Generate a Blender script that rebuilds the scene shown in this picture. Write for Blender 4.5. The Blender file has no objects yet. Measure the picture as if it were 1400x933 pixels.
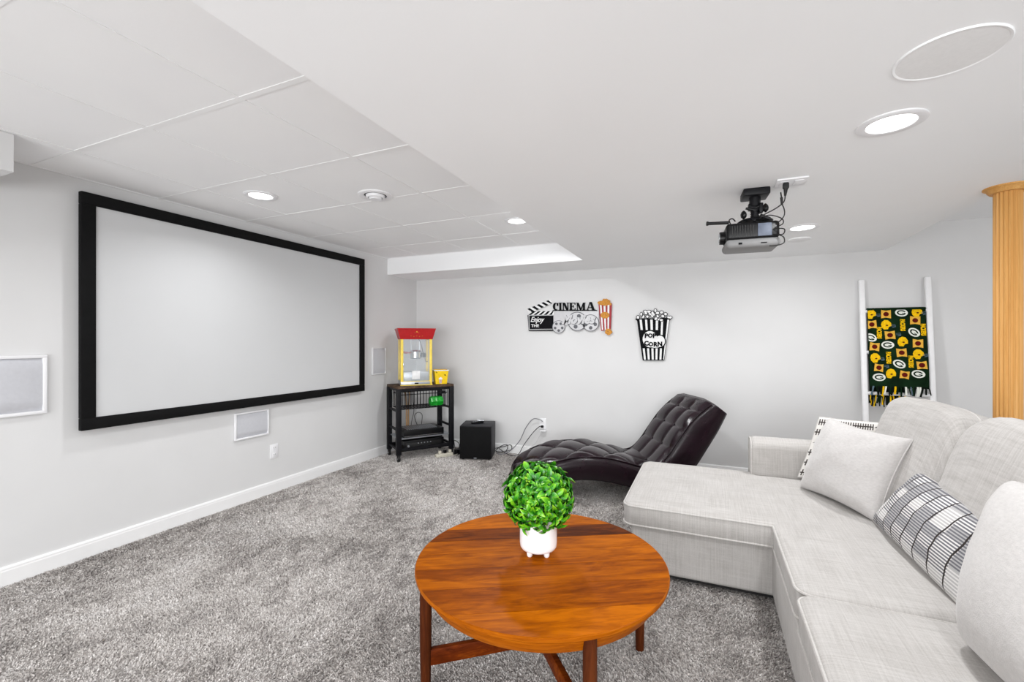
import bpy, bmesh, math, random
import numpy as np
from mathutils import Vector, Matrix, noise

C = bpy.context.scene.collection
SC = bpy.context.scene
random.seed(7)
PI = math.pi

# ------------------------------------------------------------------ camera
FPX, PH, CH, CX, CY = 610.93, math.radians(23.55), 1.264, 700.0, 468.05
cd = bpy.data.cameras.new('camera'); cam = bpy.data.objects.new('camera', cd); C.objects.link(cam)
cd.sensor_width = 36; cd.lens = FPX / 1400 * 36; cd.shift_y = (CY - 466.5) / 1400
cd.clip_start = 0.05
cam.location = (0, 0, CH); cam.rotation_euler = (PI / 2, 0, PH)
SC.camera = cam
# ------------------------------------------------------------------ world / exposure
SC.view_settings.view_transform = 'Standard'; SC.view_settings.look = 'None'
SC.view_settings.gamma = 1; SC.view_settings.exposure = 0.07
w = bpy.data.worlds.new('world'); SC.world = w; w.use_nodes = True
w.node_tree.nodes['Background'].inputs[0].default_value = (0.975, 0.988, 1.0, 1)
w.node_tree.nodes['Background'].inputs[1].default_value = 0.7
LAMP_W = 9.6
# added fill light: a large soft source low behind the camera, aimed forward
fl = bpy.data.lights.new('added_fill_light', 'AREA'); fl.shape = 'RECTANGLE'; fl.size = 5.0; fl.size_y = 1.3; fl.energy = 72; fl.spread = math.radians(105); fl.color = (.975, .988, 1)
flo = bpy.data.objects.new('added_fill_light', fl); C.objects.link(flo); flo.location = (0.2, -2.6, .95); flo.rotation_euler = (math.radians(86), 0, math.radians(12))
SC.cycles.max_bounces = 8; SC.cycles.diffuse_bounces = 6; SC.cycles.transmission_bounces = 6
SC.cycles.transparent_max_bounces = 10; SC.cycles.sample_clamp_indirect = 6

# measured room
XW, YB, ZC, ZS, XS, YS = -3.35, 4.677, 2.2186, 2.036, -1.069, 4.118
GX, GY, TP = -1.683, 1.1825, 0.61
YR = -3.2      # rear end of the modelled room
XR = 3.6       # right wall
ZF = -0.006

# ------------------------------------------------------------------ geometry from measured photo angles
_s, _c = math.sin(PH), math.cos(PH)
def ray(u, v):
    a = (u - CX) / FPX; b = (CY - v) / FPX
    return (-_s + _c * a, _c + _s * a, b)
def at_y(u, v, y):
    d = ray(u, v); t = y / d[1]; return Vector((d[0] * t, y, CH + d[2] * t))
def at_z(u, v, z):
    d = ray(u, v); t = (z - CH) / d[2]; return Vector((d[0] * t, d[1] * t, z))

# ------------------------------------------------------------------ materials
def lin(c):
    return tuple(((x / 255) / 12.92 if x / 255 <= .04045 else ((x / 255 + .055) / 1.055) ** 2.4) for x in c) + (1,)
class NT:
    def __init__(s, name):
        s.m = bpy.data.materials.new(name); s.m.use_nodes = True
        s.t = s.m.node_tree; s.b = s.t.nodes['Principled BSDF']
    def n(s, typ, ins=None, **kw):
        n = s.t.nodes.new(typ)
        for k, v in kw.items(): setattr(n, k, v)
        if ins:
            for k, v in ins.items():
                if hasattr(v, 'is_output') or isinstance(v, bpy.types.NodeSocket): s.t.links.new(v, n.inputs[k])
                else: n.inputs[k].default_value = v
        return n
    def l(s, a, b): s.t.links.new(a, b)
    def mapn(s, scale, rot=(0, 0, 0), co='Object'):
        tc = s.n('ShaderNodeTexCoord')
        return s.n('ShaderNodeMapping', {'Vector': tc.outputs[co], 'Scale': scale, 'Rotation': rot}).outputs[0]
    def noise(s, vec, scale=1.0, detail=3, rough=.5, dist=0):
        return s.n('ShaderNodeTexNoise', {'Vector': vec, 'Scale': scale, 'Detail': detail, 'Roughness': rough, 'Distortion': dist}).outputs[0]
    def ramp(s, fac, stops):
        r = s.n('ShaderNodeValToRGB', {'Fac': fac}); e = r.color_ramp.elements
        while len(e) < len(stops): e.new(0.5)
        for i, (p, c) in enumerate(stops): e[i].position = p; e[i].color = c if len(c) == 4 else tuple(c) + (1,)
        return r.outputs[0]
    def math(s, op, a, b=0.0, c=None):
        d = {0: a, 1: b}
        if c is not None: d[2] = c
        return s.n('ShaderNodeMath', d, operation=op).outputs[0]
    def mix(s, fac, a, b, mode='MIX'):
        n = s.n('ShaderNodeMix', data_type='RGBA', blend_type=mode)
        for k, v in ((0, fac), (6, a), (7, b)):
            if isinstance(v, bpy.types.NodeSocket): s.l(v, n.inputs[k])
            else: n.inputs[k].default_value = v
        return n.outputs[2]
    def bump(s, h, strength=.3, dist=.002):
        n = s.n('ShaderNodeBump', {'Height': h, 'Strength': strength, 'Distance': dist})
        s.l(n.outputs[0], s.b.inputs['Normal'])
    def col(s, c):
        if isinstance(c, bpy.types.NodeSocket): s.l(c, s.b.inputs['Base Color'])
        else: s.b.inputs['Base Color'].default_value = c
    def set(s, **k):
        for a, v in k.items(): s.b.inputs[a.replace('_', ' ')].default_value = v
def simple(name, rgb, rough=.5, metal=0, var=.04, scale=30, bump=0, spec=.5, coat=0):
    n = NT(name); c = lin(rgb)
    f = n.noise(n.mapn((1, 1, 1)), scale, 3)
    d = tuple(max(0, x * (1 - var * 2)) for x in c[:3]); e = tuple(min(1, x * (1 + var * 2)) for x in c[:3])
    n.col(n.ramp(f, [(.3, d), (.7, e)])); n.set(Roughness=rough, Metallic=metal)
    n.b.inputs['Specular IOR Level'].default_value = spec
    if coat: n.b.inputs['Coat Weight'].default_value = coat; n.b.inputs['Coat Roughness'].default_value = .1
    if bump: n.bump(f, bump, .003)
    return n.m
M = {}
M['wall'] = simple('wall_paint', (220, 220, 220), .75, var=.008, scale=2.5, spec=.25)
M['ceil'] = simple('ceiling_paint', (250, 251, 252), .85, var=.006, scale=2, spec=.2)
M['trim'] = simple('trim_paint', (243, 243, 243), .4, var=.005, scale=4)
def tile_mat():
    n = NT('ceiling_tile_board'); v = n.mapn((1, 1, 1)); f = n.noise(v, 160, 4, .7); g = n.noise(v, 2, 2)
    n.col(n.ramp(g, [(.3, lin((245, 245, 246))), (.7, lin((248, 248, 248)))])); n.set(Roughness=.9); n.bump(f, .25, .001); return n.m
M['tile'] = tile_mat()
M['gridm'] = simple('ceiling_grid_metal', (246, 246, 246), .4, var=.004)
M['white_plastic'] = simple('white_plastic', (238, 238, 240), .4, var=.005)
M['grille'] = simple('speaker_grille_cloth', (198, 199, 204), .75, var=.012, scale=60)
M['ceil_grille'] = simple('ceiling_speaker_grille', (238, 238, 238), .8, var=.01, scale=90)
M['black_velvet'] = simple('black_velvet', (9, 9, 10), .8, var=.1, spec=.2)
M['black_metal'] = simple('black_metal', (16, 16, 20), .5, .0, var=.12, spec=.25)
M['black_plastic'] = simple('black_plastic', (12, 12, 14), .35, var=.1, spec=.3)
M['rubber'] = simple('black_rubber', (14, 14, 14), .6, var=.1)
M['chrome'] = simple('chrome', (205, 208, 212), .18, 1.0, var=.02)
M['steel'] = simple('brushed_steel', (190, 194, 200), .35, .8, var=.05)
M['screen'] = simple('screen_fabric', (205, 206, 207), .65, var=.004, scale=3, spec=.25)
M['white_ceramic'] = simple('white_ceramic', (240, 241, 243), .3, var=.01, scale=8)
M['white_paint_wood'] = simple('white_painted_wood', (240, 240, 241), .4, var=.01)
M['subwoofer'] = simple('black_ash_vinyl', (15, 16, 24), .5, var=.15, scale=60, spec=.3)
M['cable_grey'] = simple('grey_cable', (120, 121, 126), .5)
M['cable_white'] = simple('white_cable', (205, 205, 205), .5)
M['projector_grey'] = simple('projector_grey', (132, 132, 132), .5, var=.01, spec=.2)
M['vent_blue'] = simple('blue_grey_vent', (92, 100, 116), .5, .0, .1)
M['red'] = simple('red_enamel', (178, 16, 22), .35, var=.04)
M['yellow'] = simple('yellow_enamel', (240, 212, 84), .4, var=.05)
M['bucket_yellow'] = simple('bucket_yellow', (244, 205, 10), .5, var=.05)
M['green_bag'] = simple('green_plastic', (20, 150, 40), .3, var=.3, scale=60)
M['cream'] = simple('cream_plastic', (205, 200, 185), .5)
M['stick'] = simple('pale_wood_stick', (176, 140, 100), .6, var=.1)
M['ink_black'] = simple('sign_black', (10, 11, 15), .7, var=.06, spec=.12)
M['sign_silver'] = simple('sign_silver', (196, 196, 198), .45, .25, var=.03)
M['sign_silver_dark'] = simple('sign_dark_silver', (92, 93, 98), .5, .2, var=.03)
M['sign_white'] = simple('sign_white', (232, 232, 232), .6)
M['sign_red'] = simple('sign_red', (158, 28, 40), .6, var=.08)
M['sign_gold'] = simple('sign_gold', (196, 130, 16), .55, var=.22, scale=120)
M['glue_gold'] = simple('blanket_gold', (238, 190, 20), .95, var=.08, scale=80, spec=.1)
M['bl_tan'] = simple('blanket_tan', (228, 176, 70), .95, var=.06, scale=80, spec=.1)
M['bl_brown'] = simple('blanket_brown', (92, 22, 18), .95, var=.1, spec=.1)
M['bl_white'] = simple('blanket_white', (232, 234, 226), .95, var=.03, spec=.1)
M['bl_green'] = simple('blanket_green', (16, 38, 20), .95, var=.25, scale=9, spec=.1)
M['bl_dark'] = simple('blanket_black', (16, 22, 18), .95, var=.2, spec=.1)
M['bl_blue'] = simple('blanket_slate', (86, 104, 116), .95, var=.1, spec=.1)
M['under_cloth'] = simple('black_dust_cloth', (30, 29, 29), .9)
def emis(name, s, rgb=(1, .985, .96)):
    n = NT(name); n.col((.9, .9, .9, 1)); n.b.inputs['Emission Color'].default_value = rgb + (1,)
    n.b.inputs['Emission Strength'].default_value = s; return n.m
M['lamp'] = emis('lamp_diffuser_glow', 5.0)
def glass():
    n = NT('clear_pane'); n.set(Roughness=.02, Alpha=.16); n.col((.85, .92, .97, 1)); return n.m
M['glass'] = glass()

def carpet_mats():
    out = []
    for pile in (False, True):
        n = NT('carpet_pile_yarn' if pile else 'carpet_backing')
        tc = n.n('ShaderNodeTexCoord'); v = tc.outputs['Object']
        big = n.noise(v, 1.6, 4, .62, .6)
        mid = n.noise(n.mapn((11, 6, 5), (0, 0, .5)), 1, 4, .65, .5)
        mm = n.math('ADD', n.math('MULTIPLY', big, .55), n.math('MULTIPLY', mid, .45))
        patch = n.ramp(mm, [(.42, (.66, .645, .635)), (.50, (.90, .89, .88)), (.6, (1.0, 1.0, 1.0))])
        if pile:
            at = n.n('ShaderNodeAttribute', attribute_name='shade').outputs['Fac']
            c = n.ramp(at, [(0, lin((140, 134, 131))), (.3, lin((192, 187, 184))), (.6, lin((218, 214, 211))), (1, lin((240, 237, 235)))])
        else:
            f = n.noise(v, 220, 3, .7)
            c = n.ramp(f, [(.35, lin((150, 145, 143))), (.5, lin((200, 196, 194))), (.65, lin((230, 228, 227)))])
            n.bump(f, .8, .008)
        n.col(n.mix(1.0, c, patch, 'MULTIPLY')); n.set(Roughness=1.0); n.b.inputs['Specular IOR Level'].default_value = .1
        out.append(n.m)
    return out
M['carpet'], M['pile'] = carpet_mats()

def linen(name, base, dark, amt=.5, k=1.0):
    n = NT(name)
    a = n.noise(n.mapn((5 * k, 170 * k, 5 * k)), 1, 3, .6); b = n.noise(n.mapn((170 * k, 5 * k, 5 * k)), 1, 3, .6)
    c = n.noise(n.mapn((6 * k, 6 * k, 190 * k)), 1, 3, .6); d = n.noise(n.mapn((1, 1, 1)), 420 * k, 2, .7)
    s = n.math('ADD', n.math('ADD', a, b), n.math('ADD', n.math('MULTIPLY', c, .6), n.math('MULTIPLY', d, .9)))
    s = n.math('DIVIDE', s, 3.5)
    n.col(n.ramp(s, [(.36, dark), (.5, tuple((x + y * .6) / 1.6 for x, y in zip(base, dark))), (.60, base)]))
    n.set(Roughness=.95); n.b.inputs['Specular IOR Level'].default_value = .15
    n.b.inputs['Sheen Weight'].default_value = .15
    n.bump(s, amt, .003)
    return n.m
M['linen'] = linen('oatmeal_linen_weave', lin((198, 195, 192)), lin((164, 160, 156)))
M['piping'] = linen('linen_piping', lin((208, 205, 202)), lin((176, 172, 168)))
def plush():
    n = NT('white_plush'); v = n.mapn((60, 60, 160)); f = n.noise(v, 1, 4, .6); g = n.noise(n.mapn((1, 1, 1)), 300, 3)
    n.col(n.ramp(f, [(.3, lin((193, 190, 188))), (.7, lin((206, 203, 201)))])); n.set(Roughness=1); n.b.inputs['Sheen Weight'].default_value = .4
    n.b.inputs['Specular IOR Level'].default_value = .1
    n.bump(n.math('ADD', f, g), .35, .003); return n.m
M['plush'] = plush()
def striped(name, ul, vl, nv, uband, blocks=.52, linec=lin((58, 52, 50)), greyc=lin((112, 112, 118)), whitec=lin((228, 226, 224)), lineamt=.03):
    # UV print: thin lines across u, fine stripes along u stacked in v, grey blocks
    n = NT(name); uv = n.n('ShaderNodeUVMap').outputs[0]
    sp = n.n('ShaderNodeSeparateXYZ', {0: uv}); u, v = sp.outputs[0], sp.outputs[1]
    vs = n.math('FRACT', n.math('MULTIPLY', v, nv))                       # fine stripes
    fine = n.math('GREATER_THAN', vs, .48)
    cell = n.n('ShaderNodeCombineXYZ', {0: n.math('FLOOR', n.math('MULTIPLY', u, uband)), 1: n.math('FLOOR', n.math('MULTIPLY', v, nv / 4.0)), 2: 0.0})
    rnd = n.n('ShaderNodeTexWhiteNoise', {'Vector': cell.outputs[0]}).outputs[0]
    blk = n.math('GREATER_THAN', rnd, blocks)
    grey = n.math('MULTIPLY', fine, 1.0)
    c1 = n.mix(grey, whitec, greyc)                                       # striped
    pale = n.mix(n.math('MULTIPLY', fine, .45), whitec, greyc)
    deep = n.mix(n.math('ADD', n.math('MULTIPLY', fine, .5), .5), whitec, greyc)
    c = n.mix(blk, c1, deep)
    rnd2 = n.n('ShaderNodeTexWhiteNoise', {'Vector': n.n('ShaderNodeVectorMath', {0: cell.outputs[0], 1: (7.3, 3.1, 1.0)}, operation='ADD').outputs[0]}).outputs[0]
    c = n.mix(n.math('GREATER_THAN', rnd2, .72), c, pale)
    lu = n.math('FRACT', n.math('MULTIPLY', n.math('ADD', u, n.math('MULTIPLY', n.noise(uv, 3, 2), .03)), ul))
    ln = n.math('LESS_THAN', lu, lineamt * ul)
    c = n.mix(ln, c, linec)
    n.col(c); n.set(Roughness=.95); n.b.inputs['Specular IOR Level'].default_value = .1
    f = n.noise(n.mapn((1, 1, 1)), 350, 2); n.bump(f, .4, .002)
    return n.m
M['lumbar_print'] = striped('woven_stripe_print', 8, 0, 28, 8, blocks=.5, lineamt=.010)
def dash_print():
    n = NT('woven_dash_print'); uv = n.n('ShaderNodeUVMap').outputs[0]
    sp = n.n('ShaderNodeSeparateXYZ', {0: uv}); u, v = sp.outputs[0], sp.outputs[1]
    base = lin((226, 223, 219)); dk = lin((70, 64, 62)); gr = lin((96, 92, 90))
    col_ = n.math('FLOOR', n.math('MULTIPLY', u, 9)); row = n.math('FLOOR', n.math('MULTIPLY', v, 6))
    ce = n.n('ShaderNodeCombineXYZ', {0: col_, 1: row, 2: 0.0})
    r = n.n('ShaderNodeTexWhiteNoise', {'Vector': ce.outputs[0]}).outputs[0]
    uu = n.math('FRACT', n.math('MULTIPLY', u, 30)); vv = n.math('FRACT', n.math('MULTIPLY', v, 6))
    dash = n.math('MULTIPLY', n.math('GREATER_THAN', r, .25), n.math('MULTIPLY', n.math('GREATER_THAN', uu, .45), n.math('MULTIPLY', n.math('GREATER_THAN', vv, .2), n.math('LESS_THAN', vv, .8))))
    c = n.mix(dash, base, gr)
    hl = n.math('LESS_THAN', n.math('ABSOLUTE', n.math('SUBTRACT', vv, .5)), .06)
    hl = n.math('MULTIPLY', hl, n.math('GREATER_THAN', n.noise(uv, 9, 1), .42))
    n.col(n.mix(hl, c, dk)); n.set(Roughness=.95); n.b.inputs['Specular IOR Level'].default_value = .1
    n.bump(n.noise(n.mapn((1, 1, 1)), 350, 2), .4, .002); return n.m
M['dash_print'] = dash_print()
def leather():
    n = NT('dark_plum_leather'); v = n.mapn((1, 1, 1)); f = n.noise(v, 260, 3, .6); g = n.noise(v, 9, 4, .55, .8)
    n.col(n.ramp(g, [(.3, lin((20, 9, 15))), (.7, lin((33, 17, 26)))])); n.set(Roughness=.24); n.b.inputs['Specular IOR Level'].default_value = .28
    n.b.inputs['Coat Weight'].default_value = .08; n.b.inputs['Coat Roughness'].default_value = .18
    n.bump(n.math('ADD', n.math('MULTIPLY', f, .25), g), .14, .006); return n.m
M['leather'] = leather()
def wood(name, c0, c1, c2, rough=.3, rot=0.0, stretch=(3, 34, 34), rnd=.35, coat=.3):
    n = NT(name); oi = n.n('ShaderNodeObjectInfo').outputs['Random']
    tc = n.n('ShaderNodeTexCoord').outputs['Object']
    off = n.n('ShaderNodeCombineXYZ', {0: n.math('MULTIPLY', oi, 13.0), 1: n.math('MULTIPLY', oi, 31.0), 2: 0.0}).outputs[0]
    v = n.n('ShaderNodeMapping', {'Vector': tc, 'Rotation': (0, 0, -rot)}).outputs[0]
    v = n.n('ShaderNodeVectorMath', {0: v, 1: off}, operation='ADD').outputs[0]
    w_ = n.n('ShaderNodeMapping', {'Vector': v, 'Scale': stretch}).outputs[0]
    f = n.noise(w_, 1, 5, .62, 1.9); fine = n.noise(n.n('ShaderNodeMapping', {'Vector': v, 'Scale': tuple(x * 5 for x in stretch)}).outputs[0], 1, 3, .6)
    big = n.noise(n.n('ShaderNodeMapping', {'Vector': v, 'Scale': tuple(x * .22 for x in stretch)}).outputs[0], 1, 2, .5, .4)
    s = n.math('ADD', n.math('ADD', n.math('MULTIPLY', f, .45), n.math('MULTIPLY', fine, .15)), n.math('MULTIPLY', big, .4))
    s = n.math('ADD', s, n.math('MULTIPLY', n.math('SUBTRACT', oi, .5), rnd))
    n.col(n.ramp(s, [(.32, c0), (.5, c1), (.68, c2)])); n.set(Roughness=rough)
    n.b.inputs['Specular IOR Level'].default_value = .045; n.b.inputs['Coat Weight'].default_value = coat; n.b.inputs['Coat Roughness'].default_value = .15
    n.bump(fine, .05, .001); return n.m
GR = math.atan2(.428, .769)
M['table_wood'] = wood('acacia_tabletop', lin((66, 25, 0)), lin((130, 61, 0)), lin((186, 100, 0)), .4, GR, (3.0, 17, 17), .26, 0)
M['table_edge'] = wood('acacia_edge', lin((92, 42, 2)), lin((146, 74, 4)), lin((176, 98, 12)), .4, 0, (6, 6, 60), .05, 0)
M['leg_wood'] = wood('walnut_leg', lin((44, 18, 8)), lin((70, 32, 14)), lin((98, 50, 24)), .4, 0, (30, 30, 3), .05, 0)
M['stretch_wood'] = wood('walnut_stretcher', lin((54, 18, 4)), lin((92, 36, 8)), lin((136, 66, 14)), .4, GR, (4, 40, 40), .05, 0)
M['cart_wood'] = wood('rustic_board', lin((48, 38, 32)), lin((84, 68, 56)), lin((124, 104, 86)), .6, math.radians(55), (3, 30, 30), .05, 0)
M['oak'] = wood('honey_oak', lin((196, 142, 78)), lin((216, 164, 98)), lin((230, 184, 122)), .45, 0, (50, 50, 1.6), .03, .05)
def leafm(name):
    n = NT(name); oi = n.n('ShaderNodeObjectInfo').outputs['Random']
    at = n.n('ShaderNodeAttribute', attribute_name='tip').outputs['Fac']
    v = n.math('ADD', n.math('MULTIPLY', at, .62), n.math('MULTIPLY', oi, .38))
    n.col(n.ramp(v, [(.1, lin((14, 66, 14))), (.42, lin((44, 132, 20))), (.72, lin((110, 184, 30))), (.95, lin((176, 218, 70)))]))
    n.set(Roughness=.3); n.b.inputs['Specular IOR Level'].default_value = .5
    return n.m
M['leaf'] = leafm('boxwood_leaf')

# ------------------------------------------------------------------ mesh helpers
def box(bm, c, s, rot=None, bevel=0, seg=2):
    r = bmesh.ops.create_cube(bm, size=1.0); vs = r['verts']
    m = Matrix.Translation(c) @ (rot.to_4x4() if rot else Matrix.Identity(4)) @ Matrix.Diagonal((s[0], s[1], s[2], 1))
    bmesh.ops.transform(bm, matrix=m, verts=vs)
    if bevel:
        es = list({e for v in vs for e in v.link_edges})
        bmesh.ops.bevel(bm, geom=es, offset=bevel, segments=seg, profile=.5, affect='EDGES')
    return bm
def bbox(bm, a, b, bevel=0, seg=2):
    return box(bm, [(x + y) / 2 for x, y in zip(a, b)], [abs(y - x) for x, y in zip(a, b)], None, bevel, seg)
def cyl(bm, p0, p1, r0, r1=None, seg=16, caps=True):
    p0, p1 = Vector(p0), Vector(p1); d = p1 - p0; r1 = r0 if r1 is None else r1
    r = bmesh.ops.create_cone(bm, cap_ends=caps, segments=seg, radius1=r0, radius2=r1, depth=d.length)
    q = Vector((0, 0, 1)).rotation_difference(d.normalized())
    bmesh.ops.transform(bm, matrix=Matrix.Translation((p0 + p1) / 2) @ q.to_matrix().to_4x4(), verts=r['verts'])
    return bm
def smooth_path(pts, n=8, closed=False):
    P = [Vector(p) for p in pts]; out = []; L = len(P)
    rng = range(L) if closed else range(L - 1)
    for i in rng:
        g = (lambda k: P[k % L]) if closed else (lambda k: P[max(0, min(L - 1, k))])
        a, b, c, d = g(i - 1), g(i), g(i + 1), g(i + 2)
        for j in range(n):
            t = j / n
            out.append(.5 * ((2 * b) + (c - a) * t + (2 * a - 5 * b + 4 * c - d) * t * t + (-a + 3 * b - 3 * c + d) * t ** 3))
    if not closed: out.append(P[-1].copy())
    return out
def tube(bm, pts, r, seg=8, closed=False, sm=0, flat=1.0):
    P = smooth_path(pts, sm, closed) if sm else [Vector(p) for p in pts]
    n = len(P); rings = []; up = Vector((0, 0, 1)); prev = None
    for i, p in enumerate(P):
        a = P[(i - 1) % n] if (closed or i > 0) else p; b = P[(i + 1) % n] if (closed or i < n - 1) else p
        t = (b - a).normalized() if (b - a).length > 1e-9 else Vector((1, 0, 0))
        if prev is None:
            x = t.cross(up);
            if x.length < 1e-3: x = t.cross(Vector((1, 0, 0)))
        else: x = prev - t * prev.dot(t)
        x.normalize(); prev = x; y = t.cross(x)
        rr = r[i] if isinstance(r, (list, tuple)) else r
        rings.append([bm.verts.new(p + (x * math.cos(k / seg * 2 * PI) + y * math.sin(k / seg * 2 * PI) * flat) * rr) for k in range(seg)])
    for i in range(n if closed else n - 1):
        A, B = rings[i], rings[(i + 1) % n]
        for k in range(seg): bm.faces.new((A[k], A[(k + 1) % seg], B[(k + 1) % seg], B[k]))
    if not closed: bm.faces.new(rings[0][::-1]); bm.faces.new(rings[-1])
    return bm
def lathe(bm, prof, c=(0, 0, 0), seg=32, cap0=True, cap1=True, mod=None):
    rings = []
    for r, z in prof:
        rings.append([bm.verts.new((c[0] + (r * (mod(k / seg) if mod else 1)) * math.cos(k / seg * 2 * PI), c[1] + (r * (mod(k / seg) if mod else 1)) * math.sin(k / seg * 2 * PI), c[2] + z)) for k in range(seg)])
    for i in range(len(rings) - 1):
        for k in range(seg): bm.faces.new((rings[i][k], rings[i][(k + 1) % seg], rings[i + 1][(k + 1) % seg], rings[i + 1][k]))
    if cap0: bm.faces.new(rings[0][::-1])
    if cap1: bm.faces.new(rings[-1])
    return bm
def prism(bm, pts, vec):
    """pts: list of 3D points (planar polygon), extruded by vec"""
    a = [bm.verts.new(p) for p in pts]; b = [bm.verts.new(Vector(p) + Vector(vec)) for p in pts]; n = len(pts)
    bm.faces.new(a); bm.faces.new(b[::-1])
    for i in range(n): bm.faces.new((a[i], b[i], b[(i + 1) % n], a[(i + 1) % n]))
    return bm
def BM(): return bmesh.new()
def wm(o):
    m = o.matrix_basis.copy()
    while o.parent: o = o.parent; m = o.matrix_basis @ m
    return m
def obj(name, bm, mat, parent=None, smooth=False, world=True, label=None, angle=40, tri=False):
    if parent is not None and world: bmesh.ops.transform(bm, matrix=wm(parent).inverted(), verts=bm.verts)
    bmesh.ops.recalc_face_normals(bm, faces=bm.faces)
    me = bpy.data.meshes.new(name); 
    if smooth:
        for f in bm.faces: f.smooth = True
        if smooth != 'all':
            for e in bm.edges:
                if len(e.link_faces) == 2 and e.calc_face_angle(0) > math.radians(angle): e.smooth = False
    bm.to_mesh(me); bm.free()
    o = bpy.data.objects.new(name, me); C.objects.link(o)
    if mat: me.materials.append(M[mat] if isinstance(mat, str) else mat)
    if parent is not None: o.parent = parent
    if label: o['label'] = label
    return o
def thing(name, label, cat, loc=(0, 0, 0), rotz=0, group=None):
    o = bpy.data.objects.new(name, None); C.objects.link(o); o.empty_display_size = .1
    o.location = loc; o.rotation_euler = (0, 0, rotz); o['label'] = label; o['category'] = cat
    if group: o['group'] = group
    return o
def tag(o, label, cat, group=None):
    o['label'] = label; o['category'] = cat
    if group: o['group'] = group
    return o
def struct(name, bm, m, parent=None, smooth=False, label=None):
    o = obj(name, bm, m, parent, smooth)
    if parent is None: o['kind'] = 'structure'
    if label: o['label'] = label
    return o
def text_bm(body, size, depth=.001, bold=0.0, align='CENTER', sx=1.0, shear=0.0):
    cu = bpy.data.curves.new('t', 'FONT'); cu.body = body; cu.size = size; cu.extrude = depth / 2; cu.offset = bold
    cu.align_x = align; cu.align_y = 'CENTER'; cu.resolution_u = 3; cu.shear = shear
    o = bpy.data.objects.new('t', cu); C.objects.link(o)
    bpy.context.view_layer.update()
    me = bpy.data.meshes.new_from_object(o.evaluated_get(bpy.context.evaluated_depsgraph_get()))
    bm = bmesh.new(); bm.from_mesh(me); bmesh.ops.scale(bm, vec=(sx, 1, 1), verts=bm.verts)
    bpy.data.objects.remove(o); bpy.data.curves.remove(cu); bpy.data.meshes.remove(me)
    return bm

# =================================================================== STRUCTURE
struct('floor', bbox(BM(), (XW - .12, YR, ZF - .1), (XR + .12, YB + .12, ZF)), 'carpet')
struct('wall_left', bbox(BM(), (XW - .12, YR, ZF), (XW, YB, ZC + .12)), 'wall')
struct('wall_back', bbox(BM(), (XW - .12, YB, ZF), (XR, YB + .12, ZC + .12)), 'wall')
struct('wall_right', bbox(BM(), (XR, YR, ZF), (XR + .12, YB + .12, ZC + .12)), 'wall')
# low drywall ceiling with the tray opening over the screen side: soffit strip along back wall + main field
def soffit():
    bm = BM(); X1 = 1.362
    outline = [(XS, YR), (X1, YR), (X1, YB), (XW, YB), (XW, YS), (XS, YS)]
    prism(bm, [(x, y, ZS) for x, y in outline], (0, 0, ZC + .12 - ZS)); return bm
lowc = struct('ceiling', soffit(), 'ceil')
struct('ceiling_raised_side', bbox(BM(), (1.362, YR, 2.239), (XR, YB, 2.36)), 'ceil')
struct('trim_1', bbox(BM(), (XW, YR, 2.045), (-2.918, .967, ZC)), 'wall')   # boxed duct
# baseboards
def baseboard(p, q, nrm):
    bm = BM(); prof = [(0, ZF), (.014, ZF), (.014, .072), (.0125, .078), (.0125, .086), (.009, .0935), (0, .095)]
    P, Q, N = Vector(p), Vector(q), Vector(nrm)
    prism(bm, [P + N * a + Vector((0, 0, z)) for a, z in prof], Q - P); return bm
struct('baseboard_left', baseboard((XW, YR, 0), (XW, YB, 0), (1, 0, 0)), 'trim')
struct('baseboard_back', baseboard((XW + .0145, YB, 0), (XR, YB, 0), (0, -1, 0)), 'trim')
# suspended tile ceiling: grid + tiles
gridb = BM()
xs = [XW, GX - 2 * TP, GX - TP, GX, XS]; ys = [YR] + [GY + TP * j for j in range(-7, 5)] + [YS]
for x in xs[1:-1]: bbox(gridb, (x - .012, YR, ZC + .0004), (x + .012, YS, ZC + .03))
for y in ys[1:-1]: bbox(gridb, (XW, y - .012, ZC + .0002), (XS, y + .012, ZC + .03))
bbox(gridb, (XW, YR, ZC - .001), (XW + .014, YS, ZC + .03)); bbox(gridb, (XW, YS - .014, ZC - .001), (XS, YS, ZC + .03)); bbox(gridb, (XS - .014, YR, ZC - .001), (XS, YS, ZC + .03))
bbox(gridb, (XW, YR, ZC + .03), (XS, YS, ZC + .12))
grid = struct('ceiling_grid', gridb, 'gridm')
tmesh = {}
for i in range(4):
    for j in range(len(ys) - 1):
        x0, x1, y0, y1 = xs[i], xs[i + 1], ys[j], ys[j + 1]
        m = .013; k = (round(x1 - x0, 3), round(y1 - y0, 3))
        if k not in tmesh:
            hx, hy = (x1 - x0) / 2 - m, (y1 - y0) / 2 - m
            bm = BM(); box(bm, (0, 0, .0115), (2 * hx, 2 * hy, .018))
            o = obj('ceiling_tile', bm, 'tile', grid, world=False); tmesh[k] = o.data
        else:
            o = bpy.data.objects.new('ceiling_tile', tmesh[k]); C.objects.link(o); o.parent = grid
        o.location = ((x0 + x1) / 2, (y0 + y1) / 2, ZC + random.uniform(-.0006, .0008))

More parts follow.
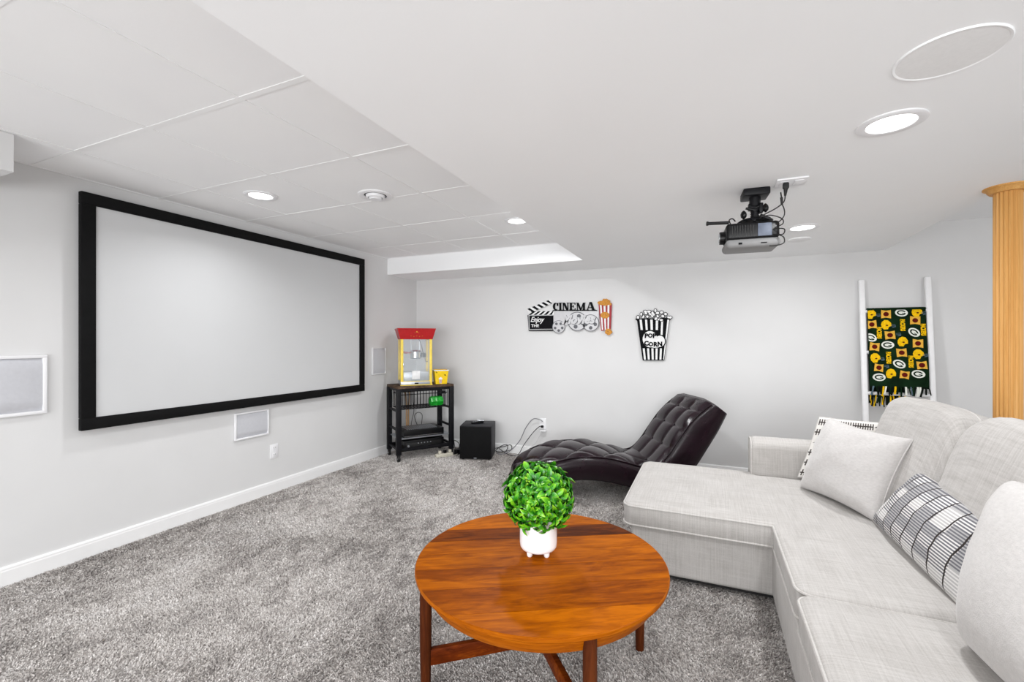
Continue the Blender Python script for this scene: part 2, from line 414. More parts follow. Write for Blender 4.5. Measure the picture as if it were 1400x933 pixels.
# carpet pile
def pile():
    rng = np.random.default_rng(3); N = 820000
    x = rng.uniform(XW + .02, 1.3, N * 3); y = rng.uniform(.55, YB - .015, N * 3)
    d = -_s * x + _c * y; r = _c * x + _s * y
    u = CX + FPX * r / np.maximum(d, .01); v = CY + FPX * CH / np.maximum(d, .01)
    keep = (d > .5) & (u > -90) & (u < 1500) & (v < 1000) & (rng.random(N * 3) < np.clip((1.9 / np.maximum(d, .4)) ** 1.1, .22, 1))
    x, y, d = x[keep][:N], y[keep][:N], d[keep][:N]; n = len(x)
    h = rng.uniform(.005, .010, n); wd = rng.uniform(.0011, .0022, n) * (1 + .35 * np.clip(d - 1.5, 0, 3)); a = rng.uniform(0, 2 * PI, n)
    # brushed lean
    la = 2.0 * np.sin(x * 2.3 + 1.7 * np.sin(y * 1.9)) + 1.5 * np.sin(y * 3.1 + x * 1.3) + rng.normal(0, 1.4, n)
    ln = rng.uniform(.004, .012, n)
    co = np.zeros((n, 4, 3), dtype=np.float32)
    ca, sa = np.cos(a), np.sin(a); lx, ly = np.cos(la) * ln, np.sin(la) * ln
    co[:, 0] = np.stack([x - ca * wd, y - sa * wd, np.full(n, ZF)], 1); co[:, 1] = np.stack([x + ca * wd, y + sa * wd, np.full(n, ZF)], 1)
    co[:, 2] = np.stack([x + ca * wd * .8 + lx, y + sa * wd * .8 + ly, ZF + h], 1); co[:, 3] = np.stack([x - ca * wd * .8 + lx, y - sa * wd * .8 + ly, ZF + h * .92], 1)
    me = bpy.data.meshes.new('carpet_pile'); me.vertices.add(n * 4); me.loops.add(n * 4); me.polygons.add(n)
    me.vertices.foreach_set('co', co.ravel()); me.loops.foreach_set('vertex_index', np.arange(n * 4, dtype=np.int32))
    me.polygons.foreach_set('loop_start', np.arange(0, n * 4, 4, dtype=np.int32)); me.polygons.foreach_set('loop_total', np.full(n, 4, dtype=np.int32))
    at = me.attributes.new('shade', 'FLOAT', 'POINT'); s = np.repeat(np.clip(rng.normal(.55, .27, n), 0, 1), 4).astype(np.float32); at.data.foreach_set('value', s)
    me.update(); me.materials.append(M['pile'])
    o = bpy.data.objects.new('carpet_pile', me); C.objects.link(o); o['kind'] = 'stuff'; o.parent = bpy.data.objects['floor']
pile()

# =================================================================== CEILING FIXTURES
def downlight(x, y, z, label, r=.1, rin=.068, dim=1.0, spread=172):
    t = thing('recessed_light', label, 'ceiling light', (x, y, z), 0, 'recessed ceiling lights')
    obj('trim_ring', lathe(BM(), [(rin, -.001), (rin + .004, -.006), (r - .008, -.008), (r, -.004), (r, 0.001), (rin, .001)], (x, y, z), 40, False, False), 'white_plastic', t, True)
    obj('diffuser', lathe(BM(), [(rin + .001, -.0025), (rin * .6, -.0035), (.001, -.004)], (x, y, z), 32, False, True), 'lamp', t, True)
    ld = bpy.data.lights.new('downlight_lamp', 'AREA'); ld.shape = 'DISK'; ld.size = rin * 1.9; ld.energy = LAMP_W * dim; ld.spread = math.radians(spread); ld.color = (.98, .989, 1)
    lo = bpy.data.objects.new('downlight_lamp', ld); C.objects.link(lo); lo.parent = t; lo.location = (0, 0, -.012)
    return t
downlight(.594, 1.973, ZS, 'large round recessed ceiling light nearest the camera, beside the round ceiling speaker')
downlight(.589, 3.533, ZS, 'round recessed ceiling light just beyond the hanging projector', dim=1.25)
downlight(-1.366, 3.236, ZC, 'recessed light half hidden behind the edge of the lowered ceiling', dim=1.9)
downlight(-2.661, 2.012, ZC, 'recessed light in the tiled ceiling above the projection screen', dim=.62, spread=145)
for (x, y, z, w_) in ((.594, .41, ZS, 'in the low ceiling straight above the sofa end'), (.594, -1.15, ZS, 'in the low ceiling well behind the viewpoint'), (-2.66, -.45, ZC, 'in the tiled ceiling behind the viewpoint near the left wall'), (-1.366, .1, ZC, 'in the tiled ceiling overhead beside the soffit'), (-1.366, -1.6, ZC, 'in the tiled ceiling farthest to the rear'), (2.4, 1.97, 2.239, 'in the raised ceiling right of the sofa'), (2.4, 3.5, 2.239, 'in the raised ceiling right of the column')):
    downlight(x, y, z, 'added unseen ceiling light ' + w_, dim=.35 if x > 2 else 1.0)  # extra lamps added outside the view to brighten the room
# big ceiling speaker
t = thing('ceiling_speaker', 'large flat round grey speaker grille flush in the ceiling near the camera', 'speaker', (.595, 1.565, ZS))
obj('rim', lathe(BM(), [(.109, -.002), (.111, -.004), (.116, -.0045), (.118, -.002), (.118, .001), (.109, .001)], (.595, 1.565, ZS), 64, False, False), 'ceil', t, True)
obj('grille', lathe(BM(), [(.110, -.003), (.06, -.004), (.001, -.004)], (.595, 1.565, ZS), 48, False, True), 'ceil_grille', t, True)
t = thing('ceiling_blank_cover', 'small faint white round cover on the ceiling beyond the recessed light', 'ceiling cover', (.636, 3.925, ZS))
obj('disc', lathe(BM(), [(.075, 0), (.075, -.006), (.068, -.010), (.001, -.011)], (.636, 3.925, ZS), 40, True, True), 'ceil', t, True)
# round air vent in tile ceiling
t = thing('air_vent', 'round white ceiling air vent with concentric rings', 'air vent', (-1.971, 2.305, ZC))
c0 = (-1.971, 2.305, ZC)
obj('flange', lathe(BM(), [(.070, .0), (.074, -.006), (.100, -.010), (.110, -.004), (.110, .001), (.07, .001)], c0, 48, False, False), 'white_plastic', t, True)
obj('throat', lathe(BM(), [(.070, -.003), (.001, -.0035)], c0, 32, False, True), 'black_metal', t, False)
obj('ring', lathe(BM(), [(.062, -.004), (.058, -.018), (.050, -.022), (.046, -.018), (.05, -.004)], c0, 40, False, False), 'white_plastic', t, True)
obj('centre_disc', lathe(BM(), [(.040, -.004), (.042, -.022), (.034, -.030), (.001, -.031)], c0, 40, True, True), 'white_plastic', t, True)

# =================================================================== PROJECTOR
def projector():
    cx, cy = .20, 2.56
    t = thing('projector', 'black and grey video projector hanging upside down from the ceiling', 'projector', (cx, cy, 1.72))
    R = Matrix.Rotation(math.radians(4), 3, 'Z')
    def P(x, y, z): return R @ Vector((x, y, 0)) + Vector((cx, cy, z))
    b = BM(); box(b, P(0, 0, 1.812), (.235, .175, .085), R, .016, 3); obj('upper_body', b, 'black_plastic', t, True)
    b = BM(); box(b, P(0, 0, 1.752), (.243, .185, .044), R, .0205, 5); obj('lower_shell', b, 'projector_grey', t, True, label='pale grey shell')
    b = BM(); box(b, P(.052, -.0885, 1.812), (.06, .006, .062), R, .002); obj('vent_panel', b, 'vent_blue', t, True, label='blue grey vent panel')
    b = BM()
    for k in range(9): box(b, P(-.09 + k * .0115, -.0875, 1.812), (.004, .003, .055), R)
    obj('vent_louvres', b, 'rubber', t)
    b = BM(); box(b, P(-.055, -.0935, 1.749), (.016, .003, .009), R); obj('badge', b, 'ink_black', t)
    b = BM(); box(b, P(.048, -.0935, 1.747), (.026, .002, .004), R); obj('badge', b, 'ink_black', t)
    b = BM(); cyl(b, P(-.115, .0, 1.80), P(-.14, 0, 1.80), .034, .032, 24); o = obj('lens_barrel', b, 'black_plastic', t, True)
    b = BM(); cyl(b, P(-.139, .0, 1.80), P(-.143, 0, 1.80), .024, .022, 24); obj('lens_glass', b, 'chrome', o, True)
    b = BM(); cyl(b, P(-.105, -.07, 1.862), P(-.20, -.085, 1.862), .008, .008, 12); cyl(b, P(-.20, -.085, 1.862), P(-.208, -.0863, 1.862), .011, .011, 12); obj('antenna', b, 'black_plastic', t, True)
    b = BM(); tube(b, [P(-.09, -.05, 1.85), P(-.10, -.05, 1.878), P(-.085, -.05, 1.885), P(-.072, -.05, 1.87)], .003, 6, sm=5); obj('wire_hook', b, 'black_plastic', t, True)
    # mount
    mx, my = .225, 2.585
    b = BM(); box(b, (mx, my, 2.018), (.12, .12, .036), Matrix.Rotation(math.radians(4), 3, 'Z'), .006); obj('ceiling_plate', b, 'black_metal', t, True)
    b = BM(); cyl(b, (mx, my, 2.0), (mx, my, 1.955), .026, .026, 16); cyl(b, (mx, my, 1.955), (mx, my, 1.885), .017, .017, 16)
    for k in range(5): cyl(b, (mx, my, 1.945 - k * .012), (mx, my, 1.940 - k * .012), .021, .021, 16)
    obj('drop_pole', b, 'black_metal', t, True)
    b = BM(); box(b, (mx, my, 1.953), (.062, .03, .034), R, .004); box(b, (mx + .026, my - .012, 1.942), (.018, .03, .05), R, .004); obj('tilt_joint', b, 'black_metal', t, True)
    for (dx, dz) in ((-.042, -.03), (.036, -.005)):
        b = BM(); cyl(b, (mx, my - .01, 1.95 + dz / 2), (mx + dx, my - .02, 1.955 + dz * .3), .008, .006, 10)
        lathe(b, [(.003, -.024), (.013, -.014), (.015, 0), (.011, .012), (.003, .02)], (mx + dx * 1.25, my - .022, 1.945 + dz), 8); obj('wing_knob', b, 'black_plastic', t, True)
    b = BM(); lathe(b, [(.018, 0.0), (.07, -.004), (.082, -.012), (.078, -.018), (.018, -.012)], (mx, my, 1.89), 32); obj('mount_spider', b, 'black_metal', t, True)
    for k in range(3):
        a = k * 2.1 + .4; b = BM(); box(b, (mx + .04 * math.cos(a), my + .04 * math.sin(a), 1.868), (.09, .014, .01), Matrix.Rotation(a, 3, 'Z'), .003)
        obj('mount_arm', b, 'black_metal', t, True)
    # outlet plate
    t2 = thing('ceiling_outlet', 'white double outlet plate on the ceiling behind the projector mount', 'outlet', (.37, 2.50, ZS))
    b = BM(); box(b, (.37, 2.50, ZS - .004), (.13, .115, .008), None, .003); obj('cover_plate', b, 'white_plastic', t2, True)
    for s in (-.03, .03):
        b = BM(); box(b, (.37 + s, 2.50, ZS - .009), (.036, .07, .004), None, .002); obj('socket', b, 'white_plastic', t2, True)
    t3 = thing('projector_cable', 'black coiled power and signal cables running from projector up to ceiling outlet', 'cable', (.36, 2.47, ZS))
    b = BM(); box(b, (.345, 2.47, ZS - .028), (.026, .022, .03), None, .006); cyl(b, (.345, 2.47, ZS - .04), (.342, 2.468, ZS - .075), .010, .005, 10); obj('plug', b, 'rubber', t3, True)
    b = BM(); cyl(b, (.325, 2.455, ZS - .085), (.327, 2.455, ZS - .12), .006, .005, 10); cyl(b, (.325, 2.455, ZS - .085), (.322, 2.455, ZS - .06), .003, .003, 6); obj('plug', b, 'rubber', t3, True)
    b = BM(); tube(b, [(.342, 2.468, 1.965), (.335, 2.46, 1.93), (.30, 2.45, 1.90), (.25, 2.45, 1.875), (.235, 2.46, 1.862)], .0028, 6, sm=8); obj('cord', b, 'rubber', t3, True)
    b = BM(); tube(b, [(.327, 2.455, 1.92), (.336, 2.45, 1.89), (.335, 2.45, 1.862), (.318, 2.46, 1.84), (.295, 2.50, 1.835)], .0025, 6, sm=8); obj('cord', b, 'rubber', t3, True)
    b = BM(); tube(b, [(.24, 2.46, 1.868), (.28, 2.455, 1.872), (.325, 2.45, 1.85), (.33, 2.45, 1.825), (.30, 2.47, 1.812), (.335, 2.45, 1.80), (.33, 2.45, 1.775), (.295, 2.48, 1.785), (.33, 2.45, 1.765), (.335, 2.45, 1.735), (.305, 2.455, 1.725), (.275, 2.46, 1.727)], .0026, 6, sm=8); obj('cord', b, 'rubber', t3, True)
    # bolt-like sensor near spider
    b = BM(); box(b, (.262, 2.505, 1.878), (.05, .02, .014), Matrix.Rotation(.5, 3, 'Y'), .004); obj('release_lever', b, 'black_metal', t, True)
projector()

# =================================================================== SCREEN
def screen():
    y0, y1, z0, z1, x = 1.363, 3.685, .752, 2.135, XW + .055
    t = thing('projection_screen', 'huge white projection screen in a wide black frame on the left wall', 'projection screen', (XW, (y0 + y1) / 2, z0))
    fw = .07
    for (a, b_) in (((y0, z0), (y1, z0 + fw)), ((y0, z1 - fw), (y1, z1)), ((y0, z0 + fw), (y0 + fw, z1 - fw)), ((y1 - fw, z0 + fw), (y1, z1 - fw))):
        b = BM(); bbox(b, (x - .03, a[0], a[1]), (x + .004, b_[0], b_[1]), .004); obj('frame_rail', b, 'black_velvet', t, True)
    b = BM(); bbox(b, (x - .02, y0 + fw - .01, z0 + fw - .01), (x - .008, y1 - fw + .01, z1 - fw + .01)); obj('screen_surface', b, 'screen', t, label='matte white screen fabric')
    for (yy, zz) in ((1.9, .80), (3.1, .80), (1.9, 2.09), (3.1, 2.09)):
        b = BM(); bbox(b, (XW, yy - .05, zz - .02), (x - .028, yy + .05, zz + .02)); obj('wall_bracket', b, 'black_metal', t)
screen()

# =================================================================== IN-WALL SPEAKERS, OUTLETS
def wall_speaker(y0, y1, z0, z1, label, fr=.016, bulge=0):
    t = thing('wall_speaker', label, 'speaker', (XW, (y0 + y1) / 2, z0), 0, 'in-wall speakers round the screen')
    b = BM(); x = XW
    bbox(b, (x, y0, z0), (x + .02, y1, z0 + fr), .004); bbox(b, (x, y0, z1 - fr), (x + .02, y1, z1), .004)
    bbox(b, (x, y0, z0 + fr * .5), (x + .02, y0 + fr, z1 - fr * .5), .004); bbox(b, (x, y1 - fr, z0 + fr * .5), (x + .02, y1, z1 - fr * .5), .004)
    obj('bezel', b, 'white_plastic', t, True)
    # curved grille: bowed like a shallow cylinder, deeper mid-way
    b = BM(); n = 14; rows = []
    for j in range(9):
        r = []
        for i in range(n + 1):
            u, v = i / n, j / 8; yy = y0 + fr + (y1 - y0 - 2 * fr) * u; zz = z0 + fr + (z1 - z0 - 2 * fr) * v
            e = min(1, min(v, 1 - v) * 8 / 1.0 + .0); bow = (1 - (2 * u - 1) ** 2)
            r.append(b.verts.new((x + .006 + (.010 + bulge * bow) * (1 if 0 < j < 8 else .0), yy, zz)))
        rows.append(r)
    for j in range(8):
        for i in range(n): b.faces.new((rows[j][i], rows[j][i + 1], rows[j + 1][i + 1], rows[j + 1][i]))
    obj('grille', b, 'grille', t, True)
wall_speaker(.90, 1.235, .872, 1.194, 'white framed in-wall speaker left of the screen at the photo edge', .018, .012)
wall_speaker(2.305, 2.597, .499, .711, 'small white in-wall centre speaker directly under the projection screen', .013, .004)
wall_speaker(3.854, 4.071, .907, 1.203, 'in-wall speaker between the screen and the room corner', .008, .004)
def outlet(o, u, n, label, group='wall outlets', w=.075, h=.118):
    o, u, n = Vector(o), Vector(u), Vector(n); z = Vector((0, 0, 1))
    t = thing('wall_outlet', label, 'outlet', o - z * h / 2, 0, group)
    R = Matrix((u, n, z)).transposed()
    b = BM(); box(b, o + n * .003, (w, .006, h), R, .002); obj('cover_plate', b, 'white_plastic', t, True)
    for s in (-.028, .028):
        b = BM(); box(b, o + n * .007 + z * s, (.034, .003, .03), R, .0012); so = obj('socket', b, 'white_plastic', t, True)
        b = BM()
        for q in (-.007, .007): box(b, o + n * .0087 + z * (s + .003) + u * q, (.0022, .0008, .009), R)
        obj('slot', b, 'ink_black', so)
    return t
outlet((XW, 2.655, .343), (0, 1, 0), (1, 0, 0), 'white wall outlet low on the left wall below the centre speaker')
outlet((-1.665, YB, .36), (1, 0, 0), (0, -1, 0), 'white wall outlet on the back wall with cords plugged into it')

# =================================================================== CART IN THE CORNER
TH = math.radians(55); LD = Vector((math.cos(TH), math.sin(TH), 0)); WD = Vector((-math.sin(TH), math.cos(TH), 0))
CO = Vector((-2.977, 3.84, 0)); RC = Matrix.Rotation(TH, 3, 'Z')
CL, CW = .60, .34
def K(a, b, z): return CO + LD * a + WD * b + Vector((0, 0, z))
def cart():
    t = thing('rolling_cart', 'black metal rolling cart with a rustic wooden top in the room corner', 'cart', K(CL / 2, CW / 2, 0), TH)
    b = BM(); box(b, K(CL / 2, CW / 2, .782), (CL + .045, CW + .04, .026), RC, .003); obj('wooden_top', b, 'cart_wood', t, True)
    for a, c in ((0, 0), (CL, 0), (0, CW), (CL, CW)):
        b = BM(); box(b, K(a, c, .42), (.054, .034, .70), RC, .003); obj('leg', b, 'black_metal', t, True)
        b = BM(); cyl(b, K(a - .012, c, .03), K(a + .012, c, .03), .030, .030, 20); box(b, K(a, c, .063), (.034, .03, .014), RC, .002)
        w = obj('caster', b, 'rubber', t, True)
        b = BM(); cyl(b, K(a - .0135, c, .03), K(a + .0135, c, .03), .010, .010, 12); obj('caster_hub', b, 'chrome', w, True)
        b = BM(); cyl(b, K(a, c, .066), K(a, c, .076), .013, .013, 12); obj('caster_stem', b, 'chrome', w, True)
    for c in (0, CW):
        for z, h in ((.755, .03), (.125, .028)):
            b = BM(); box(b, K(CL / 2, c, z), (CL, .018, h), RC); obj('side_rail', b, 'black_metal', t)
    for a in (0, CL):
        for z in (.755, .53, .125, .33):
            b = BM(); box(b, K(a, CW / 2, z), (.018, CW, .022), RC); obj('end_rail', b, 'black_metal', t)
    for z in (.105,):
        b = BM(); box(b, K(CL / 2, CW / 2, z), (CL - .02, CW - .01, .012), RC); obj('shelf', b, 'black_metal', t)
    b = BM(); box(b, K(CL / 2, CW / 2, .235), (CL - .02, CW - .01, .010), RC); obj('shelf', b, 'steel', t)
    # wire basket
    bk = BM(); r = .0035; a0, a1, c0_, c1_, zt, zb = .035, CL - .035, .03, CW - .03, .742, .545
    for z in (zt, .700, zb): tube(bk, [K(a0, c0_, z), K(a1, c0_, z), K(a1, c1_, z), K(a0, c1_, z)], r * 1.3, 6, True)
    n = 15
    for i in range(n + 1):
        a = a0 + (a1 - a0) * i / n
        for c in (c0_, c1_): cyl(bk, K(a, c, zt), K(a, c, zb), r, r, 6)
        cyl(bk, K(a, c0_, zb), K(a, c1_, zb), r, r, 6)
    for i in range(6):
        c = c0_ + (c1_ - c0_) * i / 5
        for a in (a0, a1): cyl(bk, K(a, c, zt), K(a, c, zb), r, r, 6)
        cyl(bk, K(a0, c, zb), K(a1, c, zb), r, r, 6)
    obj('wire_basket', bk, 'black_metal', t, True)
    # items
    # AV units
    def unit(name, z0, z1, dep, label):
        q = thing(name, label, 'media device', K(CL / 2, CW / 2, z0))
        b = BM(); box(b, K(CL / 2 - .01, CW / 2, (z0 + z1) / 2), (.46, dep, z1 - z0), RC, .004); obj('case', b, 'black_plastic', q, True)
        return q
    q = unit('media_receiver', .112, .205, .30, 'black media receiver on the bottom shelf of the cart, under the slotted one')
    b = BM(); box(b, K(CL / 2 - .01, .018, .155), (.40, .006, .05), RC, .002); obj('front_panel', b, 'rubber', q, True)
    for k in range(5):
        b = BM(); cyl(b, K(.22 + k * .035, .016, .172), K(.22 + k * .035, .008, .172), .006, .006, 8); obj('button', b, 'steel', q, True)
    b = BM(); cyl(b, K(.11, .016, .15), K(.11, .002, .15), .012, .011, 14); obj('volume_knob', b, 'steel', q, True)
    q = unit('amplifier', .241, .315, .30, 'black amplifier with slotted top on the upper shelf of the cart')
    b = BM()
    for k in range(16): box(b, K(.12 + k * .022, CW / 2, .3165), (.008, .22, .003), RC)
    obj('top_slots', b, 'steel', q)
    b = BM(); box(b, K(CL / 2 - .01, .019, .252), (.45, .006, .006), RC); obj('silver_strip', b, 'chrome', q)
    # green packet
    g = BM(); n = 24
    lathe(g, [(.012, -.058), (.045, -.052), (.052, -.03), (.046, -.015), (.054, 0), (.046, .015), (.052, .03), (.045, .052), (.012, .058)], (0, 0, 0), 20, mod=lambda k: 1 + .06 * math.sin(k * 2 * PI * 7))
    bmesh.ops.scale(g, vec=(1.05, 1.05, 1.35), verts=g.verts)
    bmesh.ops.transform(g, matrix=Matrix.Translation(K(CL - .17, .035, .612)) @ RC.to_4x4() @ Matrix.Rotation(PI / 2, 4, 'Y'), verts=g.verts)
    q = tag(obj('cable_spool', g, 'green_bag', None, True), 'bright green ribbed spool lying at the right end of the wire basket', 'spool')
    b = BM(); box(b, K(CL - .075, .07, .70), (.05, .05, .03), RC, .008); cyl(b, K(CL - .10, .07, .715), K(CL - .045, .04, .69), .012, .012, 8)
    tag(obj('power_adapter', b, 'black_plastic', None, True), 'black power adapter clipped at the right rear of the wire basket', 'adapter')
    # sticks hanging
    for k, (a, c, lean) in enumerate(((.195, CW + .035, .012), (.245, CW + .04, -.012))):
        b = BM(); p = [K(a, c, .70), K(a + lean, c, .5), K(a + lean * 1.4, c, .13)]
        tube(b, p, .009, 8); cyl(b, K(a - .022, c, .69), K(a + .022, c, .70), .008, .008, 8)
        tag(obj('wooden_stick', b, 'stick', None, True), ('pale wooden stick with crosspiece behind the cart, nearer the wall corner', 'pale wooden stick with crosspiece behind the cart, on the projector side')[k], 'stick', 'wooden sticks behind the cart')
    b = BM(); tube(b, [K(.26, .30, .77), K(.262, .31, .6), K(.27, .30, .48), K(.24, .28, .38), K(.22, .25, .325)], .0035, 6, sm=8)
    tube(b, [K(.30, .28, .322), K(.27, .28, .42), K(.31, .28, .46), K(.36, .28, .43), K(.35, .27, .325)], .0035, 6, sm=8)
    tag(obj('looped_cable', b, 'rubber', None, True), 'black looped cord hanging behind the basket down to the amplifier', 'cable')
    # clutter of plugs at the foot
    q = thing('power_strip', 'cream power strip with plugs on the carpet between cart and subwoofer', 'power strip', K(CL - .06, -.02, 0), TH)
    b = BM(); box(b, K(CL - .10, -.03, .018), (.20, .05, .035), RC, .006); obj('strip_body', b, 'cream', q, True)
    for k in range(3):
        b = BM(); box(b, K(CL - .15 + k * .06, -.03, .052), (.03, .032, .032), RC, .005); obj('plug', b, ('cream', 'black_plastic', 'cream')[k], q, True)
    b = BM(); box(b, K(CL + .06, -.03, .03), (.06, .05, .06), RC, .006); obj('transformer', b, 'black_plastic', q, True)
    b = BM(); tube(b, [K(CL - .0, -.03, .03), K(CL + .05, -.05, .012), K(CL + .10, .0, .10), K(CL + .08, .1, .13), K(CL + .12, .16, .02)], .004, 6, sm=8); obj('cord', b, 'rubber', q, True)
    b = BM(); tube(b, [K(CL - .16, -.06, .01), K(CL - .1, -.075, .008), K(CL, -.07, .008), K(CL + .06, -.05, .012)], .004, 6, sm=8); obj('cord', b, 'cream', q, True)
cart()
ZT = .7955
def popcorn_machine():
    TH2 = math.radians(43); LD2 = Vector((math.cos(TH2), math.sin(TH2), 0)); WD2 = Vector((-math.sin(TH2), math.cos(TH2), 0)); RC = Matrix.Rotation(TH2, 3, 'Z')
    P0 = CO + LD * .235 + WD * .165
    a0, a1, c0, c1 = -.168, .168, -.142, .142
    def K(a, b, z): return P0 + LD2 * a + WD2 * b + Vector((0, 0, z))
    t = thing('popcorn_machine', 'red and yellow table-top popcorn machine with glass sides on the cart', 'popcorn machine', K(0, 0, ZT), TH2)
    am, cm, wa, wc = (a0 + a1) / 2, (c0 + c1) / 2, a1 - a0, c1 - c0
    b = BM(); box(b, K(am, cm, ZT + .022), (wa, wc, .044), RC, .003); obj('base', b, 'steel', t, True)
    b = BM(); box(b, K(am, c0 - .001, ZT + .004), (wa + .006, .004, .008), RC); box(b, K(am, c0 - .001, ZT + .045), (wa - .02, .004, .006), RC); obj('base_trim', b, 'yellow', t)
    zb, zt = ZT + .044, ZT + .50
    for a, c in ((a0 + .014, c0 + .012), (a1 - .014, c0 + .012), (a0 + .014, c1 - .012), (a1 - .014, c1 - .012)):
        b = BM(); box(b, K(a, c, (ZT + zt) / 2), (.028, .024, zt - ZT), RC, .002); obj('corner_post', b, 'yellow', t, True)
    # doors / panes
    b = BM(); box(b, K(am, c0 + .006, (zb + zt) / 2), (wa - .056, .004, zt - zb), RC); p = obj('front_door', b, 'glass', t)
    b = BM(); box(b, K(a0 + .030, c0 + .002, zb + .18), (.008, .008, .05), RC, .002); obj('door_handle', b, 'chrome', p, True)
    for a in (a0 + .006, a1 - .006):
        b = BM(); box(b, K(a, cm, (zb + zt) / 2), (.004, wc - .05, zt - zb), RC); obj('side_pane', b, 'glass', t)
    b = BM(); box(b, K(am, c1 - .004, (zb + zt) / 2), (wa - .056, .004, zt - zb), RC); obj('back_pane', b, 'glass', t)
    b = BM(); box(b, K(am, cm, zb + .05), (wa - .06, wc - .06, .10), RC, .004); obj('crumb_tray', b, 'steel', t, True)
    b = BM(); box(b, K(am - .005, c0 + .001, zb + .068), (.085, .004, .09), RC, .0015); obj('white_label', b, 'sign_white', t, True)
    b = BM(); box(b, K(am, c0 - .0015, ZT + .022), (.04, .004, .012), RC); obj('nameplate', b, 'ink_black', t)
    # kettle
    kz = ZT + .33
    b = BM(); lathe(b, [(.055, -.045), (.066, -.035), (.068, .03), (.072, .034), (.066, .036), (.05, .05), (.001, .055)], K(am + .01, cm, kz), 28); kt = obj('kettle', b, 'chrome', t, True)
    b = BM(); cyl(b, K(am - .06, cm, kz + .02), K(a0 + .03, cm - .04, kz + .03), .008, .007, 10); cyl(b, K(am - .09, cm - .012, kz + .02), K(a0 + .028, cm - .045, kz + .03), .012, .012, 10); obj('kettle_handle', b, 'red', kt, True)
    b = BM(); box(b, K(am + .095, cm - .03, kz - .005), (.035, .05, .05), RC, .006); obj('motor_block', b, 'black_plastic', kt, True)
    b = BM(); cyl(b, K(am - .04, cm, kz + .05), K(am - .04, cm, zt), .006, .006, 8); cyl(b, K(am + .05, cm, kz + .05), K(am + .05, cm, zt), .006, .006, 8); box(b, K(am, cm, kz - .05), (.16, .02, .006), RC); obj('kettle_hanger', b, 'steel', t, True)
    b = BM(); tube(b, [K(am + .085, cm - .04, kz + .01), K(am + .075, cm - .05, kz + .06), K(am + .06, cm - .05, kz + .12), K(am + .04, cm - .03, zt)], .004, 6, sm=6)
    tube(b, [K(am + .10, cm - .04, kz), K(am + .11, cm - .05, kz - .07), K(am + .135, cm - .05, kz - .075)], .003, 6, sm=6); obj('kettle_cord', b, 'rubber', t, True)
    # canopy flaring upward
    def frus(bm, z0, z1, e0, e1):
        lo = [K(am + sx * (wa / 2 + e0), cm + sy * (wc / 2 + e0), z0) for sx, sy in ((-1, -1), (1, -1), (1, 1), (-1, 1))]
        hi = [K(am + sx * (wa / 2 + e1), cm + sy * (wc / 2 + e1 * .8), z1) for sx, sy in ((-1, -1), (1, -1), (1, 1), (-1, 1))]
        A = [bm.verts.new(p) for p in lo]; B = [bm.verts.new(p) for p in hi]
        bm.faces.new(A); bm.faces.new(B)
        for i in range(4): bm.faces.new((A[i], A[(i + 1) % 4], B[(i + 1) % 4], B[i]))
    b = BM(); frus(b, zt, zt + .108, .004, .035); cn = obj('canopy', b, 'red', t)
    b = BM(); frus(b, zt + .108, zt + .118, .037, .037); obj('canopy_rim', b, 'red', cn)
    # small gold dots/star mark on canopy front
    b = BM()
    for k, (da, dz, s) in enumerate(((-.06, .035, .004), (-.03, .03, .005), (0, .035, .004), (.03, .03, .005), (.06, .035, .004), (0, .08, .009), (-.02, .07, .004), (.02, .07, .004))):
        f = dz / .108
        cyl(b, K(am + da, c0 - .004 - .0248 * f - .001, zt + dz), K(am + da, c0 - .004 - .0248 * f - .005, zt + dz), s, s, 5)
    obj('canopy_marks', b, 'sign_gold', cn)
popcorn_machine()
